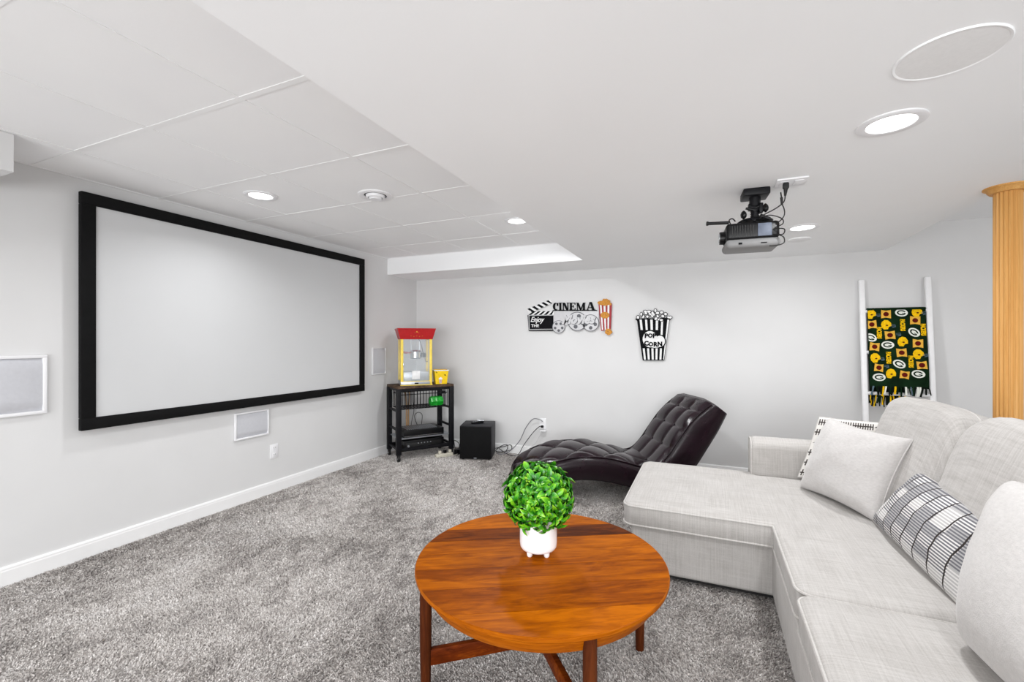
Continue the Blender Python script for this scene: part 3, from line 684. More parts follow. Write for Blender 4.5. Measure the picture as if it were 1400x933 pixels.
def bucket():
    TH2 = math.radians(43); LD2 = Vector((math.cos(TH2), math.sin(TH2), 0)); WD = Vector((-math.sin(TH2), math.cos(TH2), 0))
    P0 = CO + LD * .51 + Vector((-math.sin(TH), math.cos(TH), 0)) * .10
    def K(a, b, z): return P0 + LD2 * a + WD * b + Vector((0, 0, z))
    am, c = 0, 0; zb, zt = ZT, ZT + .158
    t = thing('popcorn_bucket', 'yellow popcorn bucket with white rim beside the popcorn machine', 'bucket', K(am, c, zb), TH2)
    def ring(bm, h, z): return [bm.verts.new(K(am + sx * h, c + sy * h, z)) for sx, sy in ((-1, -1), (0, -1.0), (1, -1), (1, 0), (1, 1), (0, 1), (-1, 1), (-1, 0))]
    b = BM(); R_ = [ring(b, h, z) for h, z in ((.062, zb), (.080, zt), (.077, zt), (.060, zb + .004))]
    for i in range(3):
        for k in range(8): b.faces.new((R_[i][k], R_[i][(k + 1) % 8], R_[i + 1][(k + 1) % 8], R_[i + 1][k]))
    b.faces.new(R_[3]); b.faces.new(R_[0][::-1]); obj('tub', b, 'bucket_yellow', t)
    b = BM(); R_ = [ring(b, h, z) for h, z in ((.0795, zt - .012), (.0825, zt - .010), (.0835, zt), (.077, zt + .001))]
    for i in range(3):
        for k in range(8): b.faces.new((R_[i][k], R_[i][(k + 1) % 8], R_[i + 1][(k + 1) % 8], R_[i + 1][k]))
    obj('rim', b, 'sign_white', t)
    def F(da, dz, off=.001):   # point on front face
        h = .062 + .018 * dz / .158
        return K(am + da, c - h - off, zb + dz)
    def face(b, pts, off=.0008):
        b.faces.new([b.verts.new(F(x, z, off)) for x, z in pts])
    b = BM(); prism(b, [F(-.028, .055), F(.008, .055), F(.002, .008), F(-.022, .008)], WD * -.001); e = obj('printed_cup', b, 'sign_white', t)
    for k in range(3):
        x = -.022 + k * .011; b = BM(); prism(b, [F(x, .05, .0022), F(x + .005, .05, .0022), F(x + .0045, .01, .0022), F(x + .0005, .01, .0022)], WD * -.0006); obj('red_stripe', b, 'sign_red', e)
    b = BM()
    for (x, z, r) in ((-.022, .06, .009), (-.01, .068, .011), (.002, .06, .009), (-.01, .057, .009)):
        p = F(x, z, .001); cyl(b, p, p - WD * .0012, r, r, 10)
    obj('printed_popcorn', b, 'sign_white', e)
    b = BM()
    for (x, z) in ((-.06, .135), (-.052, .128), (.035, .1), (.045, .096), (.04, .104)):
        p = F(x, z, .001); cyl(b, p, p - WD * .001, .005, .005, 6)
    obj('printed_flecks', b, 'ink_black', t)
bucket()

# =================================================================== SUBWOOFER
def sub():
    A = Vector((-2.435, 4.172, 0)); B = Vector((-2.105, 4.284, 0)); d = (B - A).normalized(); n = Vector((-d.y, d.x, 0)); w = .345; dp = .36; h = .352
    R = Matrix((d, n, Vector((0, 0, 1)))).transposed(); cen = A + d * w / 2 + n * dp / 2
    t = thing('subwoofer', 'black cube subwoofer on the carpet in front of the back wall', 'subwoofer', cen, math.atan2(d.y, d.x))
    b = BM(); box(b, cen + n * .008 + Vector((0, 0, .008 + h / 2)), (w, dp - .016, h), R, .004); obj('cabinet', b, 'subwoofer', t, True)
    b = BM(); box(b, cen - n * (dp / 2 - .004) + Vector((0, 0, .008 + h / 2)), (w - .008, .012, h - .008), R, .003); obj('front_grille', b, 'black_velvet', t, True)
    b = BM(); box(b, cen - n * (dp / 2 + .003) + Vector((0, 0, .022)), (.03, .002, .007), R); obj('badge', b, 'steel', t)
    for sx, sy in ((-1, -1), (1, -1), (1, 1), (-1, 1)):
        b = BM(); q = cen + d * sx * (w / 2 - .03) + n * sy * (dp / 2 - .04); cyl(b, q + Vector((0, 0, -.004)), q + Vector((0, 0, .009)), .014, .014, 12); obj('foot', b, 'rubber', t, True)
    zt = .008 + h
    q = cen - d * .01 + n * .02 + Vector((0, 0, zt))
    rr = thing('remote_control', 'black remote control lying on top of the subwoofer', 'remote control', q, .7)
    b = BM(); box(b, q + Vector((0, 0, .010)), (.14, .045, .018), Matrix.Rotation(.9, 3, 'Z'), .006); obj('body', b, 'black_plastic', rr, True)
    b = BM()
    for i in range(4):
        for j in (-1, 0, 1):
            v = Matrix.Rotation(.9, 3, 'Z') @ Vector((-.045 + i * .024, j * .012, 0)); box(b, q + v + Vector((0, 0, .0195)), (.008, .006, .003))
    obj('buttons', b, 'steel', rr)
    q2 = q + d * .035 + n * .01
    b = BM(); box(b, q2 + Vector((0, 0, .030)), (.085, .035, .016), Matrix.Rotation(.5, 3, 'Z') @ Matrix.Rotation(.12, 3, 'Y'), .007)
    tag(obj('silver_remote', b, 'chrome', None, True), 'small silver remote resting across the black remote on the subwoofer', 'remote control')
    return cen, d, n
scen, sd, sn = sub()
# cords between wall outlet and subwoofer
ox, oz = -1.665, .36
bk = scen + sd * .19 + sn * .15
def cord(name, pts, r, mat, label):
    b = BM(); tube(b, pts, r, 6, sm=10); return tag(obj(name, b, mat, None, True), label, 'cable', 'cords from the back wall outlet')
cord('wall_cable', [(ox, YB - .014, oz - .03), (ox - .03, YB - .035, oz - .03), (ox - .10, YB - .05, oz - .10), (ox - .20, YB - .07, .12), (ox - .26, YB - .10, .012), (ox - .36, YB - .13, .010), bk + Vector((.02, .02, .05))], .004, 'rubber', 'black cord bending from the back wall outlet down to the carpet')
cord('wall_cable', [(ox + .0, YB - .012, oz + .028), (ox - .03, YB - .04, oz + .05), (ox - .10, YB - .05, oz + .05), (ox - .18, YB - .06, oz - .05), (ox - .25, YB - .08, .16), (ox - .36, YB - .12, .04), (ox - .46, YB - .16, .012), bk + Vector((.03, -.04, .03))], .0045, 'cable_grey', 'grey cord arching highest from the back wall outlet')
cord('wall_cable', [(ox + .01, YB - .012, oz - .045), (ox - .01, YB - .04, oz - .10), (ox - .06, YB - .05, .16), (ox - .13, YB - .06, .09), (ox - .2, YB - .1, .010), (ox - .3, YB - .12, .012)], .0025, 'cable_white', 'thin pale cord hanging lowest from the back wall outlet')
b = BM(); tube(b, [bk + Vector((-.02, 0, .05)), bk + Vector((.08, .02, .075)), bk + Vector((.16, .03, .10)), bk + Vector((.17, .03, .05)), bk + Vector((.08, .0, .02)), bk + Vector((.0, -.02, .03)), bk + Vector((.06, .03, .085)), bk + Vector((.12, .04, .09)), bk + Vector((.10, .02, .02)), bk + Vector((.0, -.01, .015))], .004, 6, sm=10)
tag(obj('coiled_cable', b, 'rubber', None, True), 'black cord lying in loops beside the right side of the subwoofer', 'cable')
q = thing('plug_adapter', 'small black plug with a white charger in the back wall outlet', 'plug', (ox, YB - .01, oz - .05))
b = BM(); box(b, (ox, YB - .022, oz - .028), (.026, .026, .024), None, .004); obj('plug', b, 'rubber', q, True)
b = BM(); box(b, (ox + .012, YB - .03, oz - .072), (.07, .04, .014), None, .003); obj('charger', b, 'white_plastic', q, True)

# =================================================================== WALL SIGNS
SY = YB - .016
def Z2(X, Y, ox_, oy_, sc, y=SY):   # zoomed picture coordinates -> wall point
    return at_y(ox_ + X / sc, oy_ + Y / sc, y)
def cinema():
    f = lambda X, Y, d=0: Z2(X, Y, 700, 400, 9.333, SY - d)
    t = thing('cinema_sign', 'black and silver cinema wall sign with clapperboard, film reels and popcorn box', 'wall sign', f(640, 500))
    def pp(name, pts, d0, th, mat, par=t, label=None):
        b = BM(); prism(b, [f(x, y, 0) + Vector((0, -d0, 0)) for x, y in pts], (0, th, 0)); return obj(name, b, mat, par, label=label)
    def disc(bm, X, Y, rx, d0, th, seg=24, ry=None):
        ry = ry or rx
        prism(bm, [f(X + rx * math.cos(k / seg * 2 * PI), Y + ry * math.sin(k / seg * 2 * PI)) + Vector((0, -d0, 0)) for k in range(seg)], (0, th, 0))
    # clapper body
    body = pp('clapper_board', [(200, 290), (530, 290), (530, 492), (215, 492)], .006, .012, 'ink_black')
    b = BM()
    for q in (((222, 470), (525, 466), (525, 473), (222, 478)), ((214, 296), (224, 296), (228, 478), (218, 480)), ((214, 290), (530, 288), (530, 296), (214, 298))):
        prism(b, [f(x, y) + Vector((0, -.009, 0)) for x, y in q], (0, .004, 0))
    obj('board_border', b, 'sign_silver', body)
    def stick(name, A, B, C_, D, sh=.13):     # A bottom-left, B bottom-right, C top-right, D top-left
        o = pp(name, [A, B, C_, D], .006, .010, 'sign_white')
        for k in range(5):
            s0, s1 = (k + .10) / 5, (k + .60) / 5; sb, stp = (sh, 0) if sh > 0 else (0, -sh)
            L = lambda P, Q, s: (P[0] + (Q[0] - P[0]) * s, P[1] + (Q[1] - P[1]) * s)
            b = BM(); prism(b, [f(*L(A, B, min(1, s0 + sb))) + Vector((0, -.0085, 0)), f(*L(A, B, min(1, s1 + sb))) + Vector((0, -.0085, 0)), f(*L(D, C_, min(1, s1 + stp))) + Vector((0, -.0085, 0)), f(*L(D, C_, min(1, s0 + stp))) + Vector((0, -.0085, 0))], (0, .003, 0)); obj('black_stripe', b, 'ink_black', o)
        return o
    stick('clapper_stick', (215, 275), (515, 140), (490, 90), (192, 215))
    stick('clapper_stick', (205, 288), (535, 286), (535, 240), (235, 242), sh=-.13)
    b = BM(); disc(b, 230, 252, 20, .012, .008, 12); obj('hinge_bolt', b, 'sign_white', t)
    # rim of sticks
    def put_text(body_, X, Y, hpx, mat, bold=.0, sx=1.0, shear=0, d=.010, rotdeg=0, par=t, name='lettering', wpx=None):
        p = f(X, Y, 0); s = (f(X, Y - hpx / 2) - f(X, Y + hpx / 2)).length / .70
        bm = text_bm(body_, s, .003, bold * s, 'CENTER', sx, shear)
        if wpx:
            xs_ = [v.co.x for v in bm.verts]; w0 = max(xs_) - min(xs_); w1 = (f(X + wpx / 2, Y) - f(X - wpx / 2, Y)).length; bmesh.ops.scale(bm, vec=(w1 / w0, 1, 1), verts=bm.verts)
            cx_ = (max(xs_) + min(xs_)) / 2 * w1 / w0; bmesh.ops.translate(bm, vec=(-cx_, 0, 0), verts=bm.verts)
        bmesh.ops.transform(bm, matrix=Matrix.Translation(p + Vector((0, -d, 0))) @ Matrix.Rotation(PI / 2, 4, 'X') @ Matrix.Rotation(math.radians(rotdeg), 4, 'Z'), verts=bm.verts)
        return obj(name, bm, mat, par)
    put_text('Enjoy', 330, 350, 66, 'sign_white', .02, shear=.35, rotdeg=-2, par=body, wpx=175)
    put_text('THE', 298, 428, 36, 'sign_white', .02, par=body, wpx=100)
    # CINEMA slab letters
    y0, y1 = 132, 228
    def strokes(name, quads):
        b = BM()
        for q_ in quads: prism(b, [f(x, y) + Vector((0, -.008, 0)) for x, y in q_], (0, .012, 0))
        return obj(name, b, 'ink_black', t)
    rc = lambda x0, x1, a, b_: [(x0, a), (x1, a), (x1, b_), (x0, b_)]
    cpts = []
    def arc(cx_, cy_, rx, ry, a0, a1, n=10): return [(cx_ + rx * math.cos(math.radians(a0 + (a1 - a0) * k / n)), cy_ + ry * math.sin(math.radians(a0 + (a1 - a0) * k / n))) for k in range(n + 1)]
    out = arc(558, 180, 36, 48, -50, -310); inn = arc(564, 180, 14, 38, -310, -50)
    strokes('letter', [[out[k], out[k + 1], inn[10 - k - 1], inn[10 - k]] for k in range(10)] + [rc(574, 590, 150, 172), rc(582, 590, 134, 172)])
    strokes('letter', [rc(606, 628, y0, y1), rc(598, 636, y0, y0 + 8), rc(598, 636, y1 - 8, y1)])
    strokes('letter', [rc(650, 660, y0, y1), rc(708, 718, y0, y1), [(648, y0), (676, y0), (718, y1), (694, y1)], rc(642, 672, y0, y0 + 7), rc(642, 668, y1 - 7, y1), rc(700, 726, y0, y0 + 7)])
    strokes('letter', [rc(740, 764, y0, y1), rc(734, 808, y0, y0 + 9), rc(734, 810, y1 - 9, y1), rc(764, 786, 175, 184), rc(800, 808, y0, y0 + 26), rc(802, 810, y1 - 28, y1), rc(782, 788, 164, 196)])
    strokes('letter', [rc(830, 838, y0, y1), [(826, y0), (850, y0), (886, y1 - 6), (868, y1)], [(908, y0), (918, y0), (882, y1), (872, y1)], rc(906, 930, y0, y1), rc(822, 848, y1 - 7, y1), rc(898, 938, y1 - 7, y1), rc(820, 846, y0, y0 + 7), rc(906, 938, y0, y0 + 7)])
    strokes('letter', [[(992, y0 - 8), (1000, y0 - 8), (966, y1), (956, y1)], [(992, y0 - 8), (1018, y0 - 8), (1056, y1), (1024, y1)], rc(976, 1026, 190, 198), rc(948, 976, y1 - 7, y1), rc(1014, 1068, y1 - 7, y1)])
    pp('letter_rail', [(520, 226), (1085, 226), (1085, 236), (520, 236)], .008, .012, 'ink_black')
    pp('backing_plate', [(530, 237), (1108, 237), (1108, 330), (1090, 420), (700, 420), (530, 400)], .003, .006, 'sign_silver')
    # reels
    def reel(X, Y, R_, spokes=5):
        b = BM(); disc(b, X, Y, R_, .007, .010, 30); o = obj('film_reel', b, 'sign_silver', t)
        b = BM()
        for k in range(30):
            a, c = k / 30 * 2 * PI, (k + 1) / 30 * 2 * PI
            prism(b, [f(X + r_ * math.cos(q), Y + r_ * math.sin(q)) + Vector((0, -.0095, 0)) for q, r_ in ((a, R_), (c, R_), (c, R_ * .93), (a, R_ * .93))], (0, .004, 0))
        obj('reel_rim', b, 'sign_silver_dark', o)
        for k in range(spokes):
            a = k / spokes * 2 * PI + .3; b = BM(); disc(b, X + R_ * .58 * math.cos(a), Y + R_ * .58 * math.sin(a), R_ * .21, .0085, .003, 14); obj('reel_hole', b, 'sign_silver_dark', o)
    reel(598, 440, 82); reel(835, 370, 122, 4); reel(1005, 390, 108)
    put_text('Movies', 850, 350, 105, 'sign_silver', .05, shear=.3, d=.014, wpx=430, name='script_lettering')
    put_text('Movies', 853, 354, 105, 'sign_silver_dark', .065, shear=.3, d=.0115, wpx=440, name='script_shadow')
    # popcorn box
    box_ = pp('popcorn_box', [(1105, 150), (1275, 140), (1262, 470), (1140, 492)], .010, .014, 'sign_red')
    for k, (xt0, xt1, xb0, xb1) in enumerate(((1124, 1146, 1150, 1166), (1170, 1196, 1186, 1204), (1222, 1246, 1222, 1240))):
        pp('white_stripe', [(xt0, 158), (xt1, 158), (xb1, 478), (xb0, 480)], .0125, .003, 'sign_white', box_)
    b = BM(); disc(b, 1190, 292, 58, .016, .004, 20, 42); obj('round_label', b, 'sign_gold', box_)
    b = BM()
    random.seed(4)
    for k in range(60):
        a = random.uniform(0, PI); r_ = random.uniform(0, 1)
        disc(b, 1186 + 78 * r_ * math.cos(a), 152 - 58 * r_ * math.sin(a), random.uniform(13, 22), .010 + random.uniform(0, .008), .012, 9)
    obj('popcorn_heap', b, 'sign_gold', t)
    b = BM()
    for k in range(9): disc(b, 1232 + 26 * math.cos(k * 1.3), 502 + 24 * math.sin(k * 1.3), random.uniform(16, 24), .012 + random.uniform(0, .004), .012, 9)
    obj('spilled_popcorn', b, 'sign_gold', t)
cinema()
def popsign():
    f = lambda X, Y: Z2(X, Y, 860, 410, 10.37, SY)
    t = thing('popcorn_sign', 'black metal popcorn tub wall sign with white stripes and pop corn letters', 'wall sign', f(350, 860))
    def pp(name, pts, d0, th, mat, par):
        b = BM(); prism(b, [f(x, y) + Vector((0, -d0, 0)) for x, y in pts], (0, th, 0)); return obj(name, b, mat, par)
    def ell(X, Y, rx, ry, n=28, rot=0): return [(X + rx * math.cos(k / n * 2 * PI) * math.cos(rot) - ry * math.sin(k / n * 2 * PI) * math.sin(rot), Y + rx * math.cos(k / n * 2 * PI) * math.sin(rot) + ry * math.sin(k / n * 2 * PI) * math.cos(rot)) for k in range(n)]
    tub = pp('tub', [(85, 270), (612, 255), (575, 300), (500, 862), (195, 862), (115, 300)], .006, .010, 'ink_black', t)
    W_ = 'sign_white'
    tops = ((150, 182), (228, 258), (302, 336), (380, 414), (458, 486), (545, 572)); bots = ((214, 240), (268, 296), (324, 352), (376, 404), (432, 460), (484, 496))
    for k, ((a, b_), (c, d)) in enumerate(zip(tops, bots)):
        L = lambda x0, x1, y: x0 + (x1 - x0) * (y - 280) / (850 - 280)
        hi = [(a, 282), (b_, 282), (L(b_, d, 430 if k < 4 else 500), 430 if k < 4 else 500), (L(a, c, 430 if k < 4 else 500), 430 if k < 4 else 500)]
        if k == 5: pp('stripe', [(a, 282), (b_, 282), (L(b_, d, 850), 850), (L(a, c, 850), 850)], .0085, .003, W_, tub)
        else:
            pp('stripe', hi, .0085, .003, W_, tub)
            pp('stripe', [(L(a, c, 690), 690), (L(b_, d, 690), 690), (d, 850), (c, 850)], .0085, .003, W_, tub)
    pp('label_cloud', ell(300, 560, 118, 130), .0105, .005, 'ink_black', tub); pp('label_cloud', ell(440, 590, 86, 95), .0105, .005, 'ink_black', tub)
    pp('label_field', ell(298, 560, 103, 115), .012, .003, W_, tub); pp('label_field', ell(438, 590, 72, 80), .0125, .003, W_, tub); pp('label_field', ell(370, 620, 110, 62), .0132, .003, W_, tub)
    def txt(s, X, Y, h, rot=0):
        size = (f(X, Y - h / 2) - f(X, Y + h / 2)).length / .7; bm = text_bm(s, size, .003, size * .055)
        bmesh.ops.transform(bm, matrix=Matrix.Translation(f(X, Y) + Vector((0, -.0145, 0))) @ Matrix.Rotation(PI / 2, 4, 'X') @ Matrix.Rotation(rot, 4, 'Z'), verts=bm.verts); obj('letter', bm, 'ink_black', tub)
    for s, X, Y, h in (('P', 246, 515, 60), ('O', 304, 512, 54), ('P', 362, 515, 60), ('C', 248, 622, 60), ('O', 312, 634, 54), ('R', 376, 636, 60), ('N', 440, 632, 60)): txt(s, X, Y, h)
    random.seed(11)
    spots = [(130, 250), (175, 205), (205, 243), (235, 170), (285, 170), (262, 240), (330, 235), (335, 190), (375, 155), (405, 190), (408, 235), (382, 270), (430, 280), (462, 180), (480, 235), (520, 205), (560, 250), (590, 252), (300, 205), (240, 195), (460, 290), (350, 210)]
    for X, Y in spots:
        a = random.uniform(0, PI); rx, ry = random.uniform(26, 36), random.uniform(20, 28)
        d = random.uniform(0, .003)
        o = pp('popcorn_piece', ell(X, Y, rx, ry, 10, a), .0095 + d, .009, 'ink_black', t)
        pp('popcorn_face', ell(X, Y, rx * .72, ry * .68, 10, a), .0115 + d, .004, W_, o)
popsign()

# =================================================================== LADDER + BLANKET
def yl(z): return 4.628 - (1.79 - z) * .093
def ladder():
    t = thing('blanket_ladder', 'white wooden blanket ladder leaning on the back wall behind the sofa', 'ladder', (1.42, yl(0), 0))
    for x in (1.196, 1.628):
        b = BM(); p0, p1 = Vector((x, yl(0) + .004, 0.0)), Vector((x, yl(1.79) + .004, 1.79))
        d = (p1 - p0); R = Vector((0, 0, 1)).rotation_difference(d).to_matrix()
        box(b, (p0 + p1) / 2, (.042, .035, d.length), R, .010, 3); obj('rail', b, 'white_paint_wood', t, True)
    for z in (1.52, 1.18, .845, .50, .18):
        b = BM(); cyl(b, (1.196, yl(z), z), (1.628, yl(z), z), .014, .014, 14); obj('rung', b, 'white_paint_wood', t, True)
ladder()
def by(x, z, k=0):  # blanket front surface
    return yl(z) - .022 - .006 * math.sin(x * 38 + z * 3) * min(1, max(0, (1.53 - z) * 2)) - .004 * math.sin(x * 17 + z * 11) - .012 * max(0, (1.45 - z)) + k
def blanket():
    t = thing('fleece_blanket', 'green fringed fleece throw with gold football print hanging on the white ladder', 'blanket', (1.40, yl(.85), .80))
    x0, x1, z0, z1 = 1.224, 1.600, .895, 1.537
    def sheet(xa, xb, za, zb, fy, th, name, mat, par):
        b = BM(); nx, nz = 30, 34
        F_ = [[b.verts.new((xa + (xb - xa) * i / nx, fy(xa + (xb - xa) * i / nx, za + (zb - za) * j / nz), za + (zb - za) * j / nz)) for i in range(nx + 1)] for j in range(nz + 1)]
        B_ = [[b.verts.new(v.co + Vector((0, th, 0))) for v in r] for r in F_]
        for j in range(nz):
            for i in range(nx):
                b.faces.new((F_[j][i], F_[j][i + 1], F_[j + 1][i + 1], F_[j + 1][i])); b.faces.new((B_[j][i], B_[j + 1][i], B_[j + 1][i + 1], B_[j][i + 1]))
        for j in range(nz): b.faces.new((F_[j][0], F_[j + 1][0], B_[j + 1][0], B_[j][0])); b.faces.new((F_[j][nx], B_[j][nx], B_[j + 1][nx], F_[j + 1][nx]))
        for i in range(nx): b.faces.new((F_[0][i], B_[0][i], B_[0][i + 1], F_[0][i + 1])); b.faces.new((F_[nz][i], F_[nz][i + 1], B_[nz][i + 1], B_[nz][i]))
        return obj(name, b, mat, par, 'all')
    fr = sheet(x0, x1, z0, z1, lambda x, z: by(x, z), .006, 'front_panel', 'bl_green', t)
    bp = sheet(x0 + .005, x1 - .14, .815, z1 - .01, lambda x, z: yl(z) + .014 + .003 * math.sin(x * 30), .004, 'back_panel', 'bl_dark', t)
    b = BM(); n = 8
    P = []
    for k in range(n + 1):
        a = PI * k / n; P.append((-(.024) * math.cos(a), .02 * math.sin(a)))
    R_ = [[b.verts.new((x, yl(1.53) + p - .003, 1.527 + q)) for p, q in P] for x in (x0, x1)]
    R2 = [[b.verts.new((x, yl(1.53) + p * .8 - .003, 1.527 + q * .7)) for p, q in P] for x in (x0, x1)]
    for k in range(n):
        b.faces.new((R_[0][k], R_[0][k + 1], R_[1][k + 1], R_[1][k])); b.faces.new((R2[0][k], R2[1][k], R2[1][k + 1], R2[0][k + 1]))
        for e in (0, 1): b.faces.new((R_[e][k], R2[e][k], R2[e][k + 1], R_[e][k + 1]))
    obj('top_fold', b, 'bl_green', t, True)
    # fringe, knotted strips
    random.seed(5)
    def strip(x, ztop, ybase, ln, mat, par):
        b = BM(); sw = random.uniform(-.016, .016)
        pts = [(x, ybase - .003, ztop + .012), (x + sw * .3, ybase - .008, ztop - .005), (x + sw * .6, ybase - .008, ztop - ln * .5), (x + sw, ybase - .005 + random.uniform(-.006, .004), ztop - ln)]
        tube(b, pts, [.004, .008, .0065, .005] if False else .0065, 6, sm=0, flat=.45)
        obj('fringe_strip', b, mat, par, True)
    for k in range(24):
        x = x0 + .006 + (x1 - x0 - .012) * k / 23
        strip(x, z0, by(x, z0), random.uniform(.045, .07), random.choice(['bl_green', 'bl_green', 'bl_green', 'bl_dark', 'bl_dark', 'bl_dark', 'glue_gold', 'bl_white', 'bl_blue']), t)
    for k in range(26):
        x = x0 + .0 + (x1 - .14 - x0) * k / 25
        strip(x, .82, yl(.84) + .012, random.uniform(.05, .085), random.choice(['bl_dark', 'bl_dark', 'bl_dark', 'bl_green', 'bl_green', 'glue_gold']), t)
    # print, placed over the cloth surface
    f = lambda X, Y: at_y(1170 + X / 4.908, 370 + Y / 4.908, yl(1.2) - .03)
    def lay(bm, off):
        for v in bm.verts:
            v.co.x = min(max(v.co.x, x0 + .001), x1 - .001); v.co.z = min(max(v.co.z, z0), z1 - .004)
            v.co.y = by(v.co.x, v.co.z) - off
    def shape(pts, X, Y, s, rot, off, mat, name, par=fr):
        c = f(X, Y); b = BM(); k = s
        vs = [b.verts.new((c.x + (px * math.cos(rot) - pz * math.sin(rot)) * k, 0, c.z + (px * math.sin(rot) + pz * math.cos(rot)) * k)) for px, pz in pts]
        fc = b.faces.new(vs); bmesh.ops.triangulate(b, faces=[fc]); lay(b, off)
        r = bmesh.ops.extrude_face_region(b, geom=b.faces[:]); bmesh.ops.translate(b, vec=(0, .0012, 0), verts=[g for g in r['geom'] if isinstance(g, bmesh.types.BMVert)])
        return obj(name, b, mat, par)
    el = lambda rx, rz, n=20, cx_=0, cz=0: [(cx_ + rx * math.cos(k / n * 2 * PI), cz + rz * math.sin(k / n * 2 * PI)) for k in range(n)]
    for X, Y, r_ in ((318, 282, -.1), (398, 415, -.75), (218, 500, -.05), (290, 628, -.6), (415, 695, -.15), (150, 715, .0), (105, 450, -.5)):
        a = shape(el(.042, .031), X, Y, 1.0, r_, .0022, 'bl_white', 'letter_badge')
        g = [(.032 * math.cos(q), .022 * math.sin(q)) for q in np.linspace(.5, 2 * PI - .0, 18)] + [(.002, .000), (.002, .005), (.019, .005)] + [(.021 * math.cos(q), .0105 * math.sin(q)) for q in np.linspace(2 * PI - .5, .7, 14)]
        # letter G as an open oval band with a bar
        band = [(.032 * math.cos(q), .022 * math.sin(q)) for q in np.linspace(.45, 2 * PI - .25, 16)]
        inner = [(.021 * math.cos(q), .0125 * math.sin(q)) for q in np.linspace(2 * PI - .25, .45, 16)]
        bb = BM(); c = f(X, Y)
        def tr(p): return (c.x + (p[0] * math.cos(r_) - p[1] * math.sin(r_)) * .95, 0, c.z + (p[0] * math.sin(r_) + p[1] * math.cos(r_)) * .95)
        for i in range(15): bb.faces.new([bb.verts.new(tr(p)) for p in (band[i], band[i + 1], inner[14 - i], inner[15 - i])])
        bb.faces.new([bb.verts.new(tr(p)) for p in ((.004, -.001), (.029, -.001), (.029, -.006), (.004, -.006))])
        lay(bb, .0034); obj('letter', bb, 'bl_green', a)
    for X, Y in ((212, 292), (115, 362), (410, 334), (235, 434), (128, 512), (420, 490), (308, 552), (150, 652), (440, 636), (322, 700)):
        r_ = random.uniform(-.2, .1)
        a = shape([(-.032, -.034), (0, -.028), (.032, -.035), (.027, 0), (.032, .034), (0, .028), (-.032, .035), (-.027, 0)], X, Y, 1.0 if Y < 600 else .92, r_, .0022, 'bl_tan', 'football_patch')
        shape(el(.0185, .0185, 12), X, Y, 1.0, r_ + .3, .0034, 'bl_brown', 'football', a)
    for X, Y, r_ in ((112, 292, 0), (425, 278, .1), (212, 364, .1), (318, 478, -.1), (130, 587, .1), (420, 562, .1), (232, 692, -.2)):
        a = shape([(-.03, -.016), (-.018, -.036), (.006, -.036), (.014, -.018), (.032, -.012), (.030, .012), (.014, .034), (-.006, .038), (-.024, .026), (-.032, .006)], X, Y, 1.05, r_, .0022, 'glue_gold', 'helmet')
        shape(el(.008, .006, 10), X + 4, Y + 4, 1.0, 0, .0034, 'bl_brown', 'helmet_mark', a)
        bb = BM(); c = f(X + (45 if Y not in (478, 692) else -28), Y + (8 if Y not in (478, 692) else -48))
        for k in range(2): tube(bb, [(c.x - .016, 0, c.z + .008 - k * .010), (c.x + .012, 0, c.z + .012 - k * .010), (c.x + .016, 0, c.z - .002 - k * .006), (c.x - .006, 0, c.z - .012)], .0022, 5)
        ys_ = [v.co.y for v in bb.verts]
        for v in bb.verts: v.co.y = by(min(max(v.co.x, x0), x1), v.co.z) - .002 + v.co.y * .3; v.co.x = min(v.co.x, x1)
        obj('helmet_guard', bb, 'bl_blue', a)
    for X, Y in ((320, 366), (162, 418), (460, 397), (220, 586), (367, 612)):
        bm = text_bm('PACKERS', .0235, .0008, .0014); bmesh.ops.scale(bm, vec=(.98, 1.75, 1), verts=bm.verts)
        c = f(X, Y); bmesh.ops.rotate(bm, matrix=Matrix.Rotation(-PI / 2, 3, 'Z'), verts=bm.verts)
        for v in bm.verts:
            x_, z_, y_ = c.x + v.co.x, c.z + v.co.y, v.co.z
            v.co = Vector((min(x_, x1), by(x_, z_) - .0028 + y_, z_))
        obj('lettering', bm, 'glue_gold', fr)
blanket()

# =================================================================== COLUMN
def column():
    cx, cy = 1.372, 3.02; n = 20; r = .052
    t = thing('fluted_column', 'honey oak fluted round column behind the sofa rising to the ceiling', 'column', (cx, cy, 0))
    seg = n * 10
    def mod(k):
        f = (k * n) % 1.0; return 1 - .11 * max(0, math.sin(PI * min(1, max(0, (f - .12) / .76)))) ** .55
    b = BM(); lathe(b, [(r, 0.0), (r, .6), (r, 1.2), (r, ZS - .028)], (cx, cy, 0), seg, mod=mod); obj('shaft', b, 'oak', t, True, angle=60)
    b = BM(); lathe(b, [(.05, ZS - .03), (.066, ZS - .03), (.073, ZS - .022), (.078, ZS - .012), (.090, ZS - .006), (.090, ZS)], (cx, cy, 0), 48); obj('capital_ring', b, 'oak', t, True)
    b = BM(); lathe(b, [(.085, 0), (.085, .06), (.07, .08), (.05, .082)], (cx, cy, 0), 48); obj('base_ring', b, 'oak', t, True)
column()

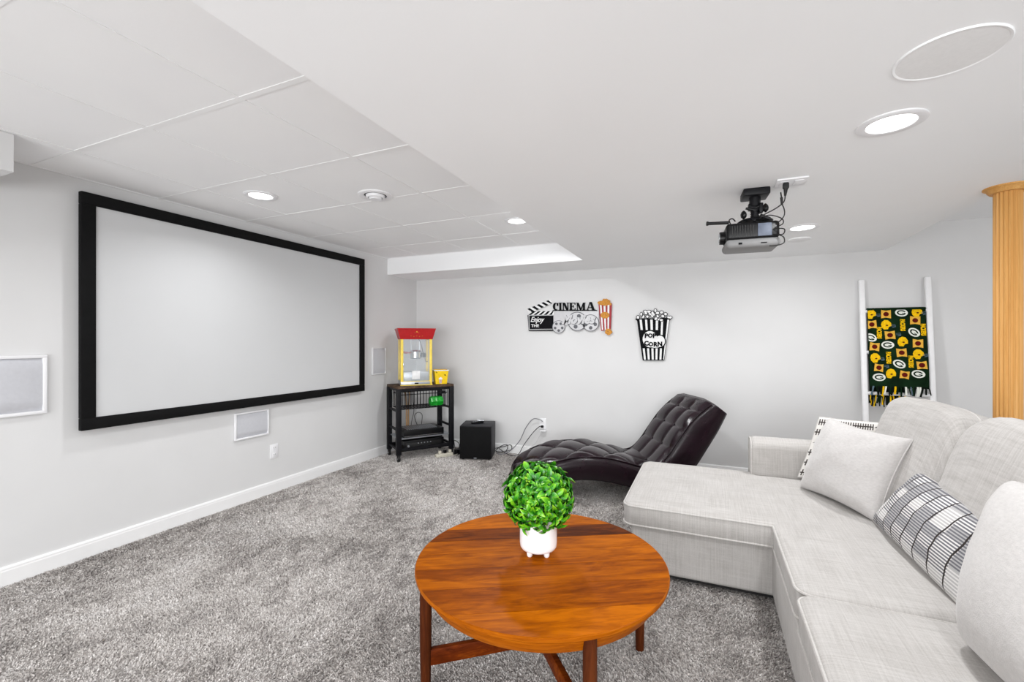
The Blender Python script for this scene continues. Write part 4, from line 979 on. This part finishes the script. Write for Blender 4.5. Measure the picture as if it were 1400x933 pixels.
# =================================================================== LEATHER LOUNGE
def lounge():
    A = Vector((.882, .471, 0)); W_ = Vector((.471, -.882, 0)); P0 = Vector((-1.624, 3.69, 0)); wd = .60
    t = thing('chaise_lounge', 'dark plum tufted leather chaise lounge with wavy profile by the back wall', 'chaise lounge', P0 + A * .8 + W_ * .3, math.atan2(A.y, A.x))
    top = [(-.005, .10), (.02, .19), (.09, .262), (.20, .326), (.32, .365), (.45, .387), (.60, .390), (.74, .374), (.89, .336), (1.02, .30), (1.11, .312), (1.19, .385), (1.27, .50), (1.37, .635), (1.47, .73), (1.545, .782)]
    bot = [(.02, .02), (.07, .05), (.14, .10), (.22, .145), (.34, .175), (.48, .188), (.60, .185), (.74, .165), (.86, .135), (.98, .105), (1.14, .085), (1.30, .13), (1.42, .26), (1.53, .42), (1.62, .56), (1.69, .69)]
    T = smooth_path([(a, 0, b) for a, b in top], 14); B = smooth_path([(a, 0, b) for a, b in bot], 14)
    N = len(T); NS = 64
    # arc length along top
    L = [0]
    for i in range(1, N): L.append(L[-1] + (T[i] - T[i - 1]).length)
    iv = min(range(N), key=lambda i: abs(T[i].x - 1.10)); Lv = L[iv]
    b = BM(); uvlist = []; rings = []
    for i in range(N):
        tp, bt = T[i], B[i]; up = (tp - bt); th = up.length; n_ = up.normalized()
        ring = []
        # top across
        for k in range(NS + 1):
            s = k / NS; se = min(s, 1 - s) * wd
            edge = -.030 * max(0, 1 - se / .05) ** 2
            if L[i] > Lv: # back: square grid
                pa = .185; a_ = (L[i] - Lv) / pa; c_ = s * 3
                q = (abs(math.sin(PI * a_)) * abs(math.sin(PI * c_))) ** .27; am = .036
            else:
                pa = .30; a_ = (L[i] - Lv) / pa; c_ = s * 1.5
                q = (abs(math.sin(PI * (a_ + c_))) * abs(math.sin(PI * (a_ - c_)))) ** .33; am = .040
            fade = min(1, se / .03) * min(1, L[i] / .08) * min(1, (L[-1] - L[i]) / .05)
            h = am * (q - 1) * fade + edge
            p = tp + n_ * (h + .008)
            ring.append(P0 + A * p.x + W_ * (s * wd) + Vector((0, 0, p.z)))
        # near side down (bulging), bottom, far side up
        for k in range(1, 8):
            f = k / 8; p = tp + n_ * (-.024) + (bt - tp) * f * (1 - .024 / max(th, .05)); bul = .026 * math.sin(PI * f) ** .7
            ring.append(P0 + A * p.x + W_ * (wd + bul) + Vector((0, 0, p.z)))
        for k in range(9):
            s = 1 - k / 8; ring.append(P0 + A * bt.x + W_ * (s * wd) + Vector((0, 0, bt.z)))
        for k in range(1, 8):
            f = 1 - k / 8; p = tp + n_ * (-.024) + (bt - tp) * f * (1 - .024 / max(th, .05)); bul = .026 * math.sin(PI * f) ** .7
            ring.append(P0 + A * p.x - W_ * bul + Vector((0, 0, p.z)))
        rings.append([b.verts.new(p) for p in ring])
    m = len(rings[0])
    for i in range(N - 1):
        for k in range(m): b.faces.new((rings[i][k], rings[i][(k + 1) % m], rings[i + 1][(k + 1) % m], rings[i + 1][k]))
    for R_, in ((rings[0],), (rings[-1],)):
        # dome end caps
        c = Vector((0, 0, 0))
        for v in R_: c += v.co
        c /= m; out = (-A * .02) if R_ is rings[0] else (A * .012 + Vector((0, 0, .022)))
        inner = [b.verts.new(c + (v.co - c) * .7 + out) for v in R_]
        for k in range(m): b.faces.new((R_[k], R_[(k + 1) % m], inner[(k + 1) % m], inner[k]))
        b.faces.new(inner)
    o = obj('upholstery', b, 'leather', t, 'all')
    # piping edges
    for s in (0, 1):
        b = BM(); pts = []
        for i in range(2, N - 1, 2):
            tp, bt = T[i], B[i]; n_ = (tp - bt).normalized(); p = tp + n_ * (-.020)
            pts.append(P0 + A * p.x + W_ * (wd * s + (.004 if s else -.004)) + Vector((0, 0, p.z)))
        tube(b, pts, .006, 6); obj('piping', b, 'leather', t, 'all')
    # buttons
    bb = []
    for i in range(1, 12):          # seat buttons sit where the diamond seams cross
        Lt = Lv - i * .15
        if Lt < .08: continue
        k = min(range(N), key=lambda q: abs(L[q] - Lt)); bb.append((k, 1 / 3 if i % 2 else 2 / 3))
    for i in range(0, 4):
        for j in (1, 2):
            Lt = Lv + i * .185
            if Lt > L[-1] - .06: continue
            k = min(range(N), key=lambda q: abs(L[q] - Lt)); bb.append((k, j / 3))
    for k, s in bb:
        n_ = (T[k] - B[k]).normalized(); p = T[k] - n_ * .016
        c = P0 + A * p.x + W_ * (wd * s) + Vector((0, 0, p.z)); nn = A * n_.x + Vector((0, 0, n_.z))
        b = BM(); bmesh.ops.create_uvsphere(b, u_segments=10, v_segments=6, radius=.011)
        bmesh.ops.transform(b, matrix=Matrix.Translation(c) @ Vector((0, 0, 1)).rotation_difference(nn).to_matrix().to_4x4() @ Matrix.Diagonal((1, 1, .5, 1)), verts=b.verts); obj('button', b, 'leather', t, True)
    # support: black feet under the valley + shallow underside panel
    for x_ in (1.0, 1.22):
        for s in (.08, .92):
            b = BM(); c = P0 + A * x_ + W_ * (wd * s); cyl(b, c, c + Vector((0, 0, .16)), .018, .026, 14); obj('leg', b, 'black_plastic', t, True)
lounge()

# =================================================================== SOFA
def slab(bm, rects, z0, z1, lines_x, lines_y, crown=.012, er=.028, corner=None, cr=.05, wrinkle=.003):
    """soft cushion over a union of rects (x0,y0,x1,y1). lines: grid coordinates. corner: list of convex corners (x,y,sx,sy)"""
    def inside(x, y): return any(a <= x <= c and b_ <= y <= d for a, b_, c, d in rects)
    def lines(l, step):
        out = []
        l = sorted(l)
        for a, b_ in zip(l, l[1:]):
            L_ = b_ - a; o = [0, .004, .010, .018, .030, .045]; o = [q for q in o if q < L_ / 2]
            n = max(1, int((L_ - 2 * o[-1]) / step)); mid = [o[-1] + (L_ - 2 * o[-1]) * k / n for k in range(n + 1)]
            out += [a + q for q in o[:-1] + mid] + [b_ - q for q in reversed(o[1:-1])]
        out.append(l[-1]); return out
    X, Y = lines(lines_x, .045), lines(lines_y, .045)
    # distance to outline
    segs = []
    def dist(x, y):
        best = 9
        for q in range(16):
            a = q * PI / 8; lo, hi = 0, .16
            if inside(x + .16 * math.cos(a), y + .16 * math.sin(a)): continue
            for _ in range(7):
                m_ = (lo + hi) / 2
                if inside(x + m_ * math.cos(a), y + m_ * math.sin(a)): lo = m_
                else: hi = m_
            best = min(best, lo)
        return min(best, .16)
    top, botm = {}, {}
    for i, x in enumerate(X):
        for j, y in enumerate(Y):
            if not inside(x, y): continue
            cellok = any(inside(x + a * 1e-3, y + b_ * 1e-3) for a in (-1, 1) for b_ in (-1, 1))
            if not cellok: continue
            d = dist(x, y)
            e = 0 if d >= er else er - math.sqrt(max(0, er * er - (er - d) ** 2))
            cr_ = crown * (1 - (1 - min(1, d / .15)) ** 2)
            wz = wrinkle * noise.noise(Vector((x * 6, y * 6, 3.1))) * min(1, d / .05)
            px, py = x, y
            for (cx_, cy_, sx, sy) in (corner or []):
                a, b_ = (x - cx_) * sx, (y - cy_) * sy
                if 0 <= a < cr and 0 <= b_ < cr:
                    p, q = cr - a, cr - b_; h = math.hypot(p, q)
                    if h > 1e-6: k = max(p, q) / h; px = cx_ + sx * (cr - p * k); py = cy_ + sy * (cr - q * k)
            top[i, j] = bm.verts.new((px, py, z1 - e * .55 + cr_ + wz)); botm[i, j] = bm.verts.new((px, py, z0 + e * .4))
    edges = {}
    for i in range(len(X) - 1):
        for j in range(len(Y) - 1):
            if not inside((X[i] + X[i + 1]) / 2, (Y[j] + Y[j + 1]) / 2): continue
            q = [(i, j), (i + 1, j), (i + 1, j + 1), (i, j + 1)]
            bm.faces.new([top[k] for k in q]); bm.faces.new([botm[k] for k in reversed(q)])
            for a in range(4):
                e = (q[a], q[(a + 1) % 4]); r = (e[1], e[0])
                if r in edges: del edges[r]
                else: edges[e] = 1
    for (a, b_) in edges:
        ta, tb, ba, bb = top[a], top[b_], botm[a], botm[b_]
        bm.faces.new((ta, tb, bb, ba))
    return bm
def rounded_outline(pts, r, z, n=6, rs=None):
    out = []; L_ = len(pts)
    for i in range(L_):
        p, a, c = Vector(pts[i]), Vector(pts[i - 1]), Vector(pts[(i + 1) % L_])
        rr = rs[i] if rs else r
        if rr < .003: out.append(Vector((p.x, p.y, z))); continue
        u, v = (a - p).normalized(), (c - p).normalized(); cen = p + (u + v) * rr
        for k in range(n + 1):
            f = k / n * PI / 2; q = cen - v * rr * math.cos(f) * 1.0 - u * rr * math.sin(f)
            out.append(Vector((q.x, q.y, z)))
    return out
def soft_box(bm, c, s, R=None, n=10, e=6.0, noise_a=.004, seed=0):
    """rounded pillow-like box by superellipsoid mapping"""
    r = bmesh.ops.create_cube(bm, size=2.0); vs = r['verts']
    es = list({ed for v in vs for ed in v.link_edges})
    bmesh.ops.subdivide_edges(bm, edges=es, cuts=n, use_grid_fill=True)
    vs = list({v for f in bm.faces for v in f.verts}) if False else [v for v in bm.verts if v.index == -1 or True]
    for v in vs:
        if v.tag: continue
        p = v.co; k = (abs(p.x) ** e + abs(p.y) ** e + abs(p.z) ** e) ** (1 / e); q = p / k
        nz = noise.noise(Vector((p.x * 1.6 + seed, p.y * 1.6, p.z * 1.6))) + .4 * noise.noise(Vector((p.x * 4 + seed, p.y * 4, p.z * 4)))
        q = Vector((q.x * s[0] / 2, q.y * s[1] / 2, q.z * s[2] / 2)) * (1 + noise_a * 6 * nz * .5)
        v.co = (R @ q if R else q) + Vector(c); v.tag = True
    return bm
def sofa():
    t = thing('sectional_sofa', 'large oatmeal linen sectional sofa with chaise on the right of the room', 'sofa', (.55, 2.1, 0))
    XF, XB, YE, YN = .30, 1.15, 3.30, .95
    # base
    zb0, zb1 = .035, .285
    b = BM(); bbox(b, (-.375, 2.475, zb0), (.33, 3.36, zb1), .02, 4); obj('chaise_base', b, 'linen', t, True)
    b = BM(); bbox(b, (XF - .01, YN, zb0), (1.1, 2.50, zb1), .02, 4); obj('seat_base', b, 'linen', t, True)
    b = BM(); bbox(b, (.30, 2.46, zb0 + .002), (1.1, YE + .05, zb1 - .002)); obj('seat_base', b, 'linen', t, True)
    b = BM(); bbox(b, (-.36, 2.49, zb0 - .012), (.34, 3.34, zb0 + .004)); bbox(b, (XF + .01, YN + .02, zb0 - .012), (1.08, 3.3, zb0 + .004)); obj('dust_cover', b, 'under_cloth', t)
    for x, y in ((-.33, 2.53), (-.33, 3.30), (.36, 1.05), (1.05, 1.05), (1.05, 3.3), (.36, 3.36)):
        b = BM(); cyl(b, (x, y, ZF), (x, y, zb0), .02, .026, 12); obj('foot', b, 'black_plastic', t, True)
    # L seat cushion
    ct = .405; x0c, y0c = -.415, 2.435
    rects = [(x0c, y0c, XF, 3.375), (XF - .012, 1.812, .86, 3.30)]
    b = BM(); slab(b, rects, zb1, ct - .004, [x0c, XF - .012, XF, .86], [1.812, y0c, 3.30, 3.375], corner=[(x0c, y0c, 1, 1), (x0c, 3.375, 1, -1), (XF - .012, 1.812, 1, 1), (XF, 3.375, -1, -1)], cr=.06)
    cu = obj('seat_cushion', b, 'linen', t, 'all')
    ol = [(x0c, y0c), (XF - .012, y0c), (XF - .012, 1.812), (.86, 1.812), (.86, 3.30), (XF, 3.30), (XF, 3.375), (x0c, 3.375)]
    rs = [.06, .004, .06, .01, .01, .002, .03, .06]
    for z, in ((ct - .015,), (zb1 + .008,)):
        b = BM(); tube(b, rounded_outline(ol, .05, z, 6, rs), .0052, 6, closed=True); obj('piping', b, 'piping', cu, True)
    # near seat cushion
    rects = [(XF - .018, .955, .86, 1.80)]
    b = BM(); slab(b, rects, zb1, ct - .002, [XF - .018, .86], [.955, 1.80], corner=[(XF - .018, 1.80, 1, -1), (XF - .018, .955, 1, 1)], cr=.05)
    cu = obj('seat_cushion', b, 'linen', t, 'all')
    for z in (ct - .013, zb1 + .008):
        b = BM(); tube(b, rounded_outline([(XF - .018, .955), (XF - .018, 1.80), (.86, 1.80), (.86, .955)], .05, z, 6, [.05, .05, .01, .01]), .0052, 6, closed=True); obj('piping', b, 'piping', cu, True)
    # back frame
    b = BM(); bbox(b, (1.02, YN - .0, zb0), (1.17, YE + .16, .80), .04, 5); obj('backrest', b, 'linen', t, True)
    # arms: rounded roll along x
    for (ya, yb_) in ((YE, YE + .17), (YN - .17, YN)):
        b = BM(); prof = []
        ym = (ya + yb_) / 2; hw = (yb_ - ya) / 2; zt = .635; r = hw
        pr_ = [(ya + .012, zb0), (ya + .0, .30), (ya - .006, zt - .08)]
        for k in range(11):
            a = PI - PI * k / 10; pr_.append((ym + (hw + .008) * math.cos(a) * (1.0), zt - .062 + .062 * math.sin(a) ** .8))
        pr_ += [(yb_ + .006, zt - .08), (yb_, .30), (yb_ - .012, zb0)]
        xs_ = [.262, .268, .282, .30, 1.15]; sc_ = [.90, .955, .99, 1.0, 1.0]
        rings = []
        for x, s in zip(xs_, sc_):
            zc_ = .33; rings.append([b.verts.new((x, ym + (y - ym) * s, zc_ + (z - zc_) * s if z > .1 else z)) for y, z in pr_])
        for i in range(len(rings) - 1):
            for k in range(len(pr_)): q = (k + 1) % len(pr_); b.faces.new((rings[i][k], rings[i][q], rings[i + 1][q], rings[i + 1][k]))
        b.faces.new(rings[0]); b.faces.new(rings[-1])
        ar = obj('arm', b, 'linen', t, True, angle=50)
        b = BM(); tube(b, [(.266, ym + (y - ym) * .965, .33 + (z - .33) * .965) for y, z in pr_[1:-1]], .005, 6); obj('piping', b, 'piping', ar, True)
    # back cushions
    R = Matrix.Rotation(math.radians(19), 3, 'Y')
    for k, (ya, yb_, zz) in enumerate(((2.405, 3.235, .0), (1.60, 2.40, .012), (.96, 1.59, 0))):
        b = BM(); soft_box(b, (.965, (ya + yb_) / 2, .675 + zz), (.235, (yb_ - ya) + .01, .60), R, 16, 4.6, .012, seed=k * 5)
        o = obj('back_cushion', b, 'linen', t, 'all')
        n = 80; e = 4.6; b = BM(); pts = []
        for q in range(n):
            a = q / n * 2 * PI; cy_, cz_ = math.cos(a), math.sin(a); kk = (abs(cy_) ** e + abs(cz_) ** e) ** (1 / e)
            p = Vector((-.01, cy_ / kk * ((yb_ - ya) + .01) / 2 * 1.0, cz_ / kk * .30 * 1.0)); pts.append(R @ p + Vector((.965, (ya + yb_) / 2, .675 + zz)))
        tube(b, pts, .005, 6, closed=True); obj('piping', b, 'piping', o, True)
sofa()
# --------------------------------------------------------------- throw pillows
def pillow(name, label, TL, TR, BL, BR, thick, mat, normal_hint, sharp=.42, wr=.006, seed=0, pinch=.04, group='throw pillows on the sofa', pipe=None):
    TL, TR, BL, BR = map(Vector, (TL, TR, BL, BR)); c = (TL + TR + BL + BR) / 4
    nn = ((TR + BR - TL - BL).cross(TL + TR - BL - BR)).normalized()
    if nn.dot(Vector(normal_hint)) < 0: nn = -nn
    N = 30; b = BM(); uvl = b.loops.layers.uv.new('UVMap'); F_, B_ = {}, {}; uvd = {}
    for i in range(N + 1):
        for j in range(N + 1):
            u = .5 - .5 * math.cos(PI * i / N); v = .5 - .5 * math.cos(PI * j / N)
            # concave edges
            pu = u + (.5 - u) * pinch * 4 * v * (1 - v) * 1.0; pv = v + (.5 - v) * pinch * 4 * u * (1 - u)
            p = (BL * (1 - pu) + BR * pu) * (1 - pv) + (TL * (1 - pu) + TR * pu) * pv
            q = (max(0, 1 - (2 * u - 1) ** 2) * max(0, 1 - (2 * v - 1) ** 2)) ** sharp
            wz = wr * noise.noise(Vector((u * 4 + seed, v * 4, 0))) * min(1, q * 2) + wr * .5 * noise.noise(Vector((u * 11 + seed, v * 9, 2))) * min(1, q * 2)
            F_[i, j] = b.verts.new(p + nn * (thick / 2 * q + wz)); uvd[F_[i, j]] = (u, v)
            if 0 < i < N and 0 < j < N: B_[i, j] = b.verts.new(p - nn * (thick / 2 * q)); uvd[B_[i, j]] = (u, v)
            else: B_[i, j] = F_[i, j]
    for i in range(N):
        for j in range(N):
            for D, rev in ((F_, 0), (B_, 1)):
                vs = [D[i, j], D[i + 1, j], D[i + 1, j + 1], D[i, j + 1]]
                if rev: vs = vs[::-1]
                f = b.faces.new(vs)
                for l in f.loops: l[uvl].uv = uvd[l.vert]
    t = thing(name, label, 'pillow', (c.x, c.y, min(BL.z, BR.z)), 0, group)
    obj('cover', b, mat, t, 'all')
    b = BM(); ed = [F_[i, 0] if False else None for i in ()]
    pts = []
    def ep(u, v):
        pu = u + (.5 - u) * pinch * 4 * v * (1 - v); pv = v + (.5 - v) * pinch * 4 * u * (1 - u)
        return (BL * (1 - pu) + BR * pu) * (1 - pv) + (TL * (1 - pu) + TR * pu) * pv
    K_ = 14
    pts += [ep(k / K_, 0) for k in range(K_)] + [ep(1, k / K_) for k in range(K_)] + [ep(1 - k / K_, 1) for k in range(K_)] + [ep(0, 1 - k / K_) for k in range(K_)]
    tube(b, pts, .0035, 6, closed=True); obj('seam', b, pipe or mat, t, True)
    return t
FN = (-.8, -.6, .3)
pillow('throw_pillow', 'printed square throw pillow tucked behind the white one by the sofa arm', (.640, 3.305, .80), (.985, 3.27, .79), (.515, 3.235, .43), (.93, 3.20, .43), .13, 'dash_print', (-.2, -1, .3), seed=9, pipe='piping', pinch=.03)
pillow('throw_pillow', 'plain white plush square throw pillow standing nearest the sofa arm', (.655, 3.105, .825), (.885, 2.665, .808), (.505, 3.075, .415), (.735, 2.60, .415), .23, 'plush', FN, .38, seed=3, pinch=.085, wr=.012)
pillow('lumbar_pillow', 'long lumbar pillow with grey and white woven stripes against the back cushions', (.862, 2.53, .690), (.885, 1.86, .680), (.722, 2.64, .418), (.745, 1.86, .418), .15, 'lumbar_print', FN, .5, seed=5, pinch=.02, pipe='piping')
pillow('throw_pillow', 'large white plush throw pillow nearest the camera at the right photo edge', (.865, 1.85, .84), (.93, 1.25, .84), (.675, 1.655, .42), (.73, 1.08, .42), .31, 'plush', (-1, -.2, .3), .31, seed=8, pinch=.03)

# =================================================================== COFFEE TABLE
TCX, TCY, TZ = -.588, 1.62, .435
def table():
    t = thing('coffee_table', 'round acacia wood coffee table on four round walnut legs', 'table', (TCX, TCY, 0))
    R_ = .472; d = Vector((math.cos(GR), math.sin(GR), 0)); n = Vector((-d.y, d.x, 0)); cen = Vector((TCX, TCY, 0))
    cuts = [-R_, -.335, -.19, -.055, .062, .172, .285, R_ + .001]
    # boards: arc-bounded strips, inside rim radius
    rr = R_ - .004
    for a, b_ in zip(cuts, cuts[1:]):
        a_, c_ = max(a, -rr) , min(b_, rr); pts = []; m = 14
        g = .0006
        a_ += g; c_ -= g
        for k in range(m + 1):
            y = a_ + (c_ - a_) * k / m; x = math.sqrt(max(0, rr * rr - y * y)); pts.append((x, y))
        for k in range(m, -1, -1):
            y = a_ + (c_ - a_) * k / m; x = -math.sqrt(max(0, rr * rr - y * y)); pts.append((x, y))
        P = []
        for x, y in pts:
            q = cen + d * x + n * y
            if not P or (q - P[-1]).length > 1e-4: P.append(q)
        if (P[0] - P[-1]).length < 1e-4: P.pop()
        b = BM(); prism(b, [p + Vector((0, 0, TZ)) for p in P], (0, 0, -.016)); obj('board', b, 'table_wood', t)
    b = BM(); lathe(b, [(R_ - .004, TZ - .0005), (R_ - .001, TZ - .002), (R_, TZ - .008), (R_ - .002, TZ - .0145), (R_ - .006, TZ - .0165), (R_ - .026, TZ - .0175), (R_ - .033, TZ - .022), (R_ - .036, TZ - .045), (R_ - .044, TZ - .070), (R_ - .048, TZ - .074), (R_ - .06, TZ - .074), (R_ - .06, TZ - .017), (R_ - .004, TZ - .0165)], (TCX, TCY, 0), 96, False, False); obj('apron', b, 'table_edge', t, True)
    b = BM(); lathe(b, [(R_ - .06, TZ - .0165), (R_ - .06, TZ - .03)], (TCX, TCY, 0), 48); obj('underside', b, 'stretch_wood', t)
    v1 = Vector((.322, .265, 0)); v1 = v1.normalized() * .434; v2 = Vector((v1.y, -v1.x, 0))
    for v in (v1, -v1, v2, -v2):
        p = cen + v; b = BM(); lathe(b, [(.0165, 0), (.0205, .16), (.0215, .30), (.0205, TZ - .0178)], (p.x, p.y, 0), 24); obj('leg', b, 'leg_wood', t, True)
    for v, z in ((v1, .135), (v2, .1335)):
        a = math.atan2(v.y, v.x); b = BM(); box(b, cen + Vector((0, 0, z)), (.84, .022, .058), Matrix.Rotation(a, 3, 'Z'), .004); obj('stretcher', b, 'stretch_wood', t, True)
table()
# =================================================================== PLANT
def plant():
    px, py = -.607, 1.652; R_ = .13; bz = .657
    t = thing('potted_topiary', 'bright green ball topiary in a white footed ceramic pot on the table', 'potted plant', (px, py, TZ))
    b = BM(); z0 = TZ + .020
    lathe(b, [(.001, z0), (.055, z0), (.0655, z0 + .004), (.071, z0 + .012), (.0725, z0 + .024), (.0725, z0 + .142), (.068, z0 + .142), (.068, z0 + .125), (.001, z0 + .125)], (px, py, 0), 48, False, False); pot = obj('pot', b, 'white_ceramic', t, True)
    for k in range(4):
        a = math.radians(-70 + 44 + k * 90); q = (px + .046 * math.cos(a), py + .046 * math.sin(a))
        b = BM(); lathe(b, [(.007, TZ), (.0105, TZ + .004), (.0115, TZ + .012), (.012, TZ + .024)], (q[0], q[1], 0), 16); obj('pot_foot', b, 'white_ceramic', pot, True)
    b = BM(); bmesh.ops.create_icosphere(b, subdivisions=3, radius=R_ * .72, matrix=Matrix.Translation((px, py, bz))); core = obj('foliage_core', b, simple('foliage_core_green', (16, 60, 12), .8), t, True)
    # leaf meshes
    def leafmesh(i):
        rnd = random.Random(i); L_ = .033 * rnd.uniform(.85, 1.2); W_ = .0088 * rnd.uniform(.85, 1.2); cu = rnd.uniform(.3, 1.0); n = 5
        vs, ts, fs = [], [], []
        for k in range(n + 1):
            f = k / n; w_ = W_ * (math.sin(PI * min(1, f * .86 + .10)) ** .8) if k < n else .0012
            a = cu * f * 1.6; x = L_ * (math.sin(a) / max(a, 1e-3)) * f if a > 1e-3 else L_ * f; z = -L_ * f * (1 - math.cos(a)) / max(a, 1e-3)
            for s in (-1, 0, 1): vs.append((x, s * w_, z + abs(s) * w_ * .8)); ts.append(f)
        for k in range(n):
            for s in (0, 1): a0 = k * 3 + s; fs.append((a0, a0 + 3, a0 + 4, a0 + 1))
        return vs, ts, fs
    meshes = []
    for i in range(6):
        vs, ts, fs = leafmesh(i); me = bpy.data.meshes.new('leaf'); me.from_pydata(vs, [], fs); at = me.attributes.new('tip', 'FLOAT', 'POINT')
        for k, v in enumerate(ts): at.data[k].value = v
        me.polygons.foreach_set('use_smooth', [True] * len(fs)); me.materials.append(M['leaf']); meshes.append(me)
    rnd = random.Random(2)
    N = 1250; G = PI * (3 - math.sqrt(5)); dirs = []
    for i in range(N):
        z = 1 - 2 * (i + .5) / N; r = math.sqrt(1 - z * z); a = G * i
        dirs.append(Vector((r * math.cos(a), r * math.sin(a), z)))
    camd = (Vector((0, 0, CH)) - Vector((px, py, bz))).normalized()
    order = sorted(range(N), key=lambda i: -dirs[i].dot(camd))
    allv, allt, allf = [], [], []
    cen = Vector((px, py, bz))
    for rank, i in enumerate(order):
        n_ = dirs[i]
        if n_.z < -.80: continue
        tang = Vector((rnd.gauss(0, 1), rnd.gauss(0, 1), rnd.gauss(0, 1) + .3)); tang = (tang - n_ * tang.dot(n_)).normalized()
        ax = (n_ * rnd.uniform(.35, 1.1) + tang * rnd.uniform(.5, 1.0)).normalized()      # leaf points outward and sideways
        up = (n_ - ax * n_.dot(ax)); up = up.normalized(); side = up.cross(ax)
        base = cen + n_ * R_ * rnd.uniform(.72, .97); s = rnd.uniform(.8, 1.15)
        mt = Matrix((ax, side, up)).transposed().to_4x4(); mt.translation = base
        mt = mt @ Matrix.Scale(s, 4)
        if rank < 290:
            o = bpy.data.objects.new('leaf', meshes[i % 6]); C.objects.link(o); o.parent = t; o.matrix_basis = wm(t).inverted() @ mt
        else:
            vs, ts, fs = leafmesh(i % 6); o0 = len(allv)
            for v in vs: allv.append(mt @ Vector(v))
            rv = rnd.uniform(-.15, .25)
            allt += [x + rv for x in ts]; allf += [tuple(q + o0 for q in f) for f in fs]
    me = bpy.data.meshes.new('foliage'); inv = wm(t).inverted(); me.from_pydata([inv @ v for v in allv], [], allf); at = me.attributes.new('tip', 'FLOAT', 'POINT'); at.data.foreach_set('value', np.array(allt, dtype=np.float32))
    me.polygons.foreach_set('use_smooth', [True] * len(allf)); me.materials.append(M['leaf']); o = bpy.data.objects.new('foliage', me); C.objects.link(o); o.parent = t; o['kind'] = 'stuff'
plant()
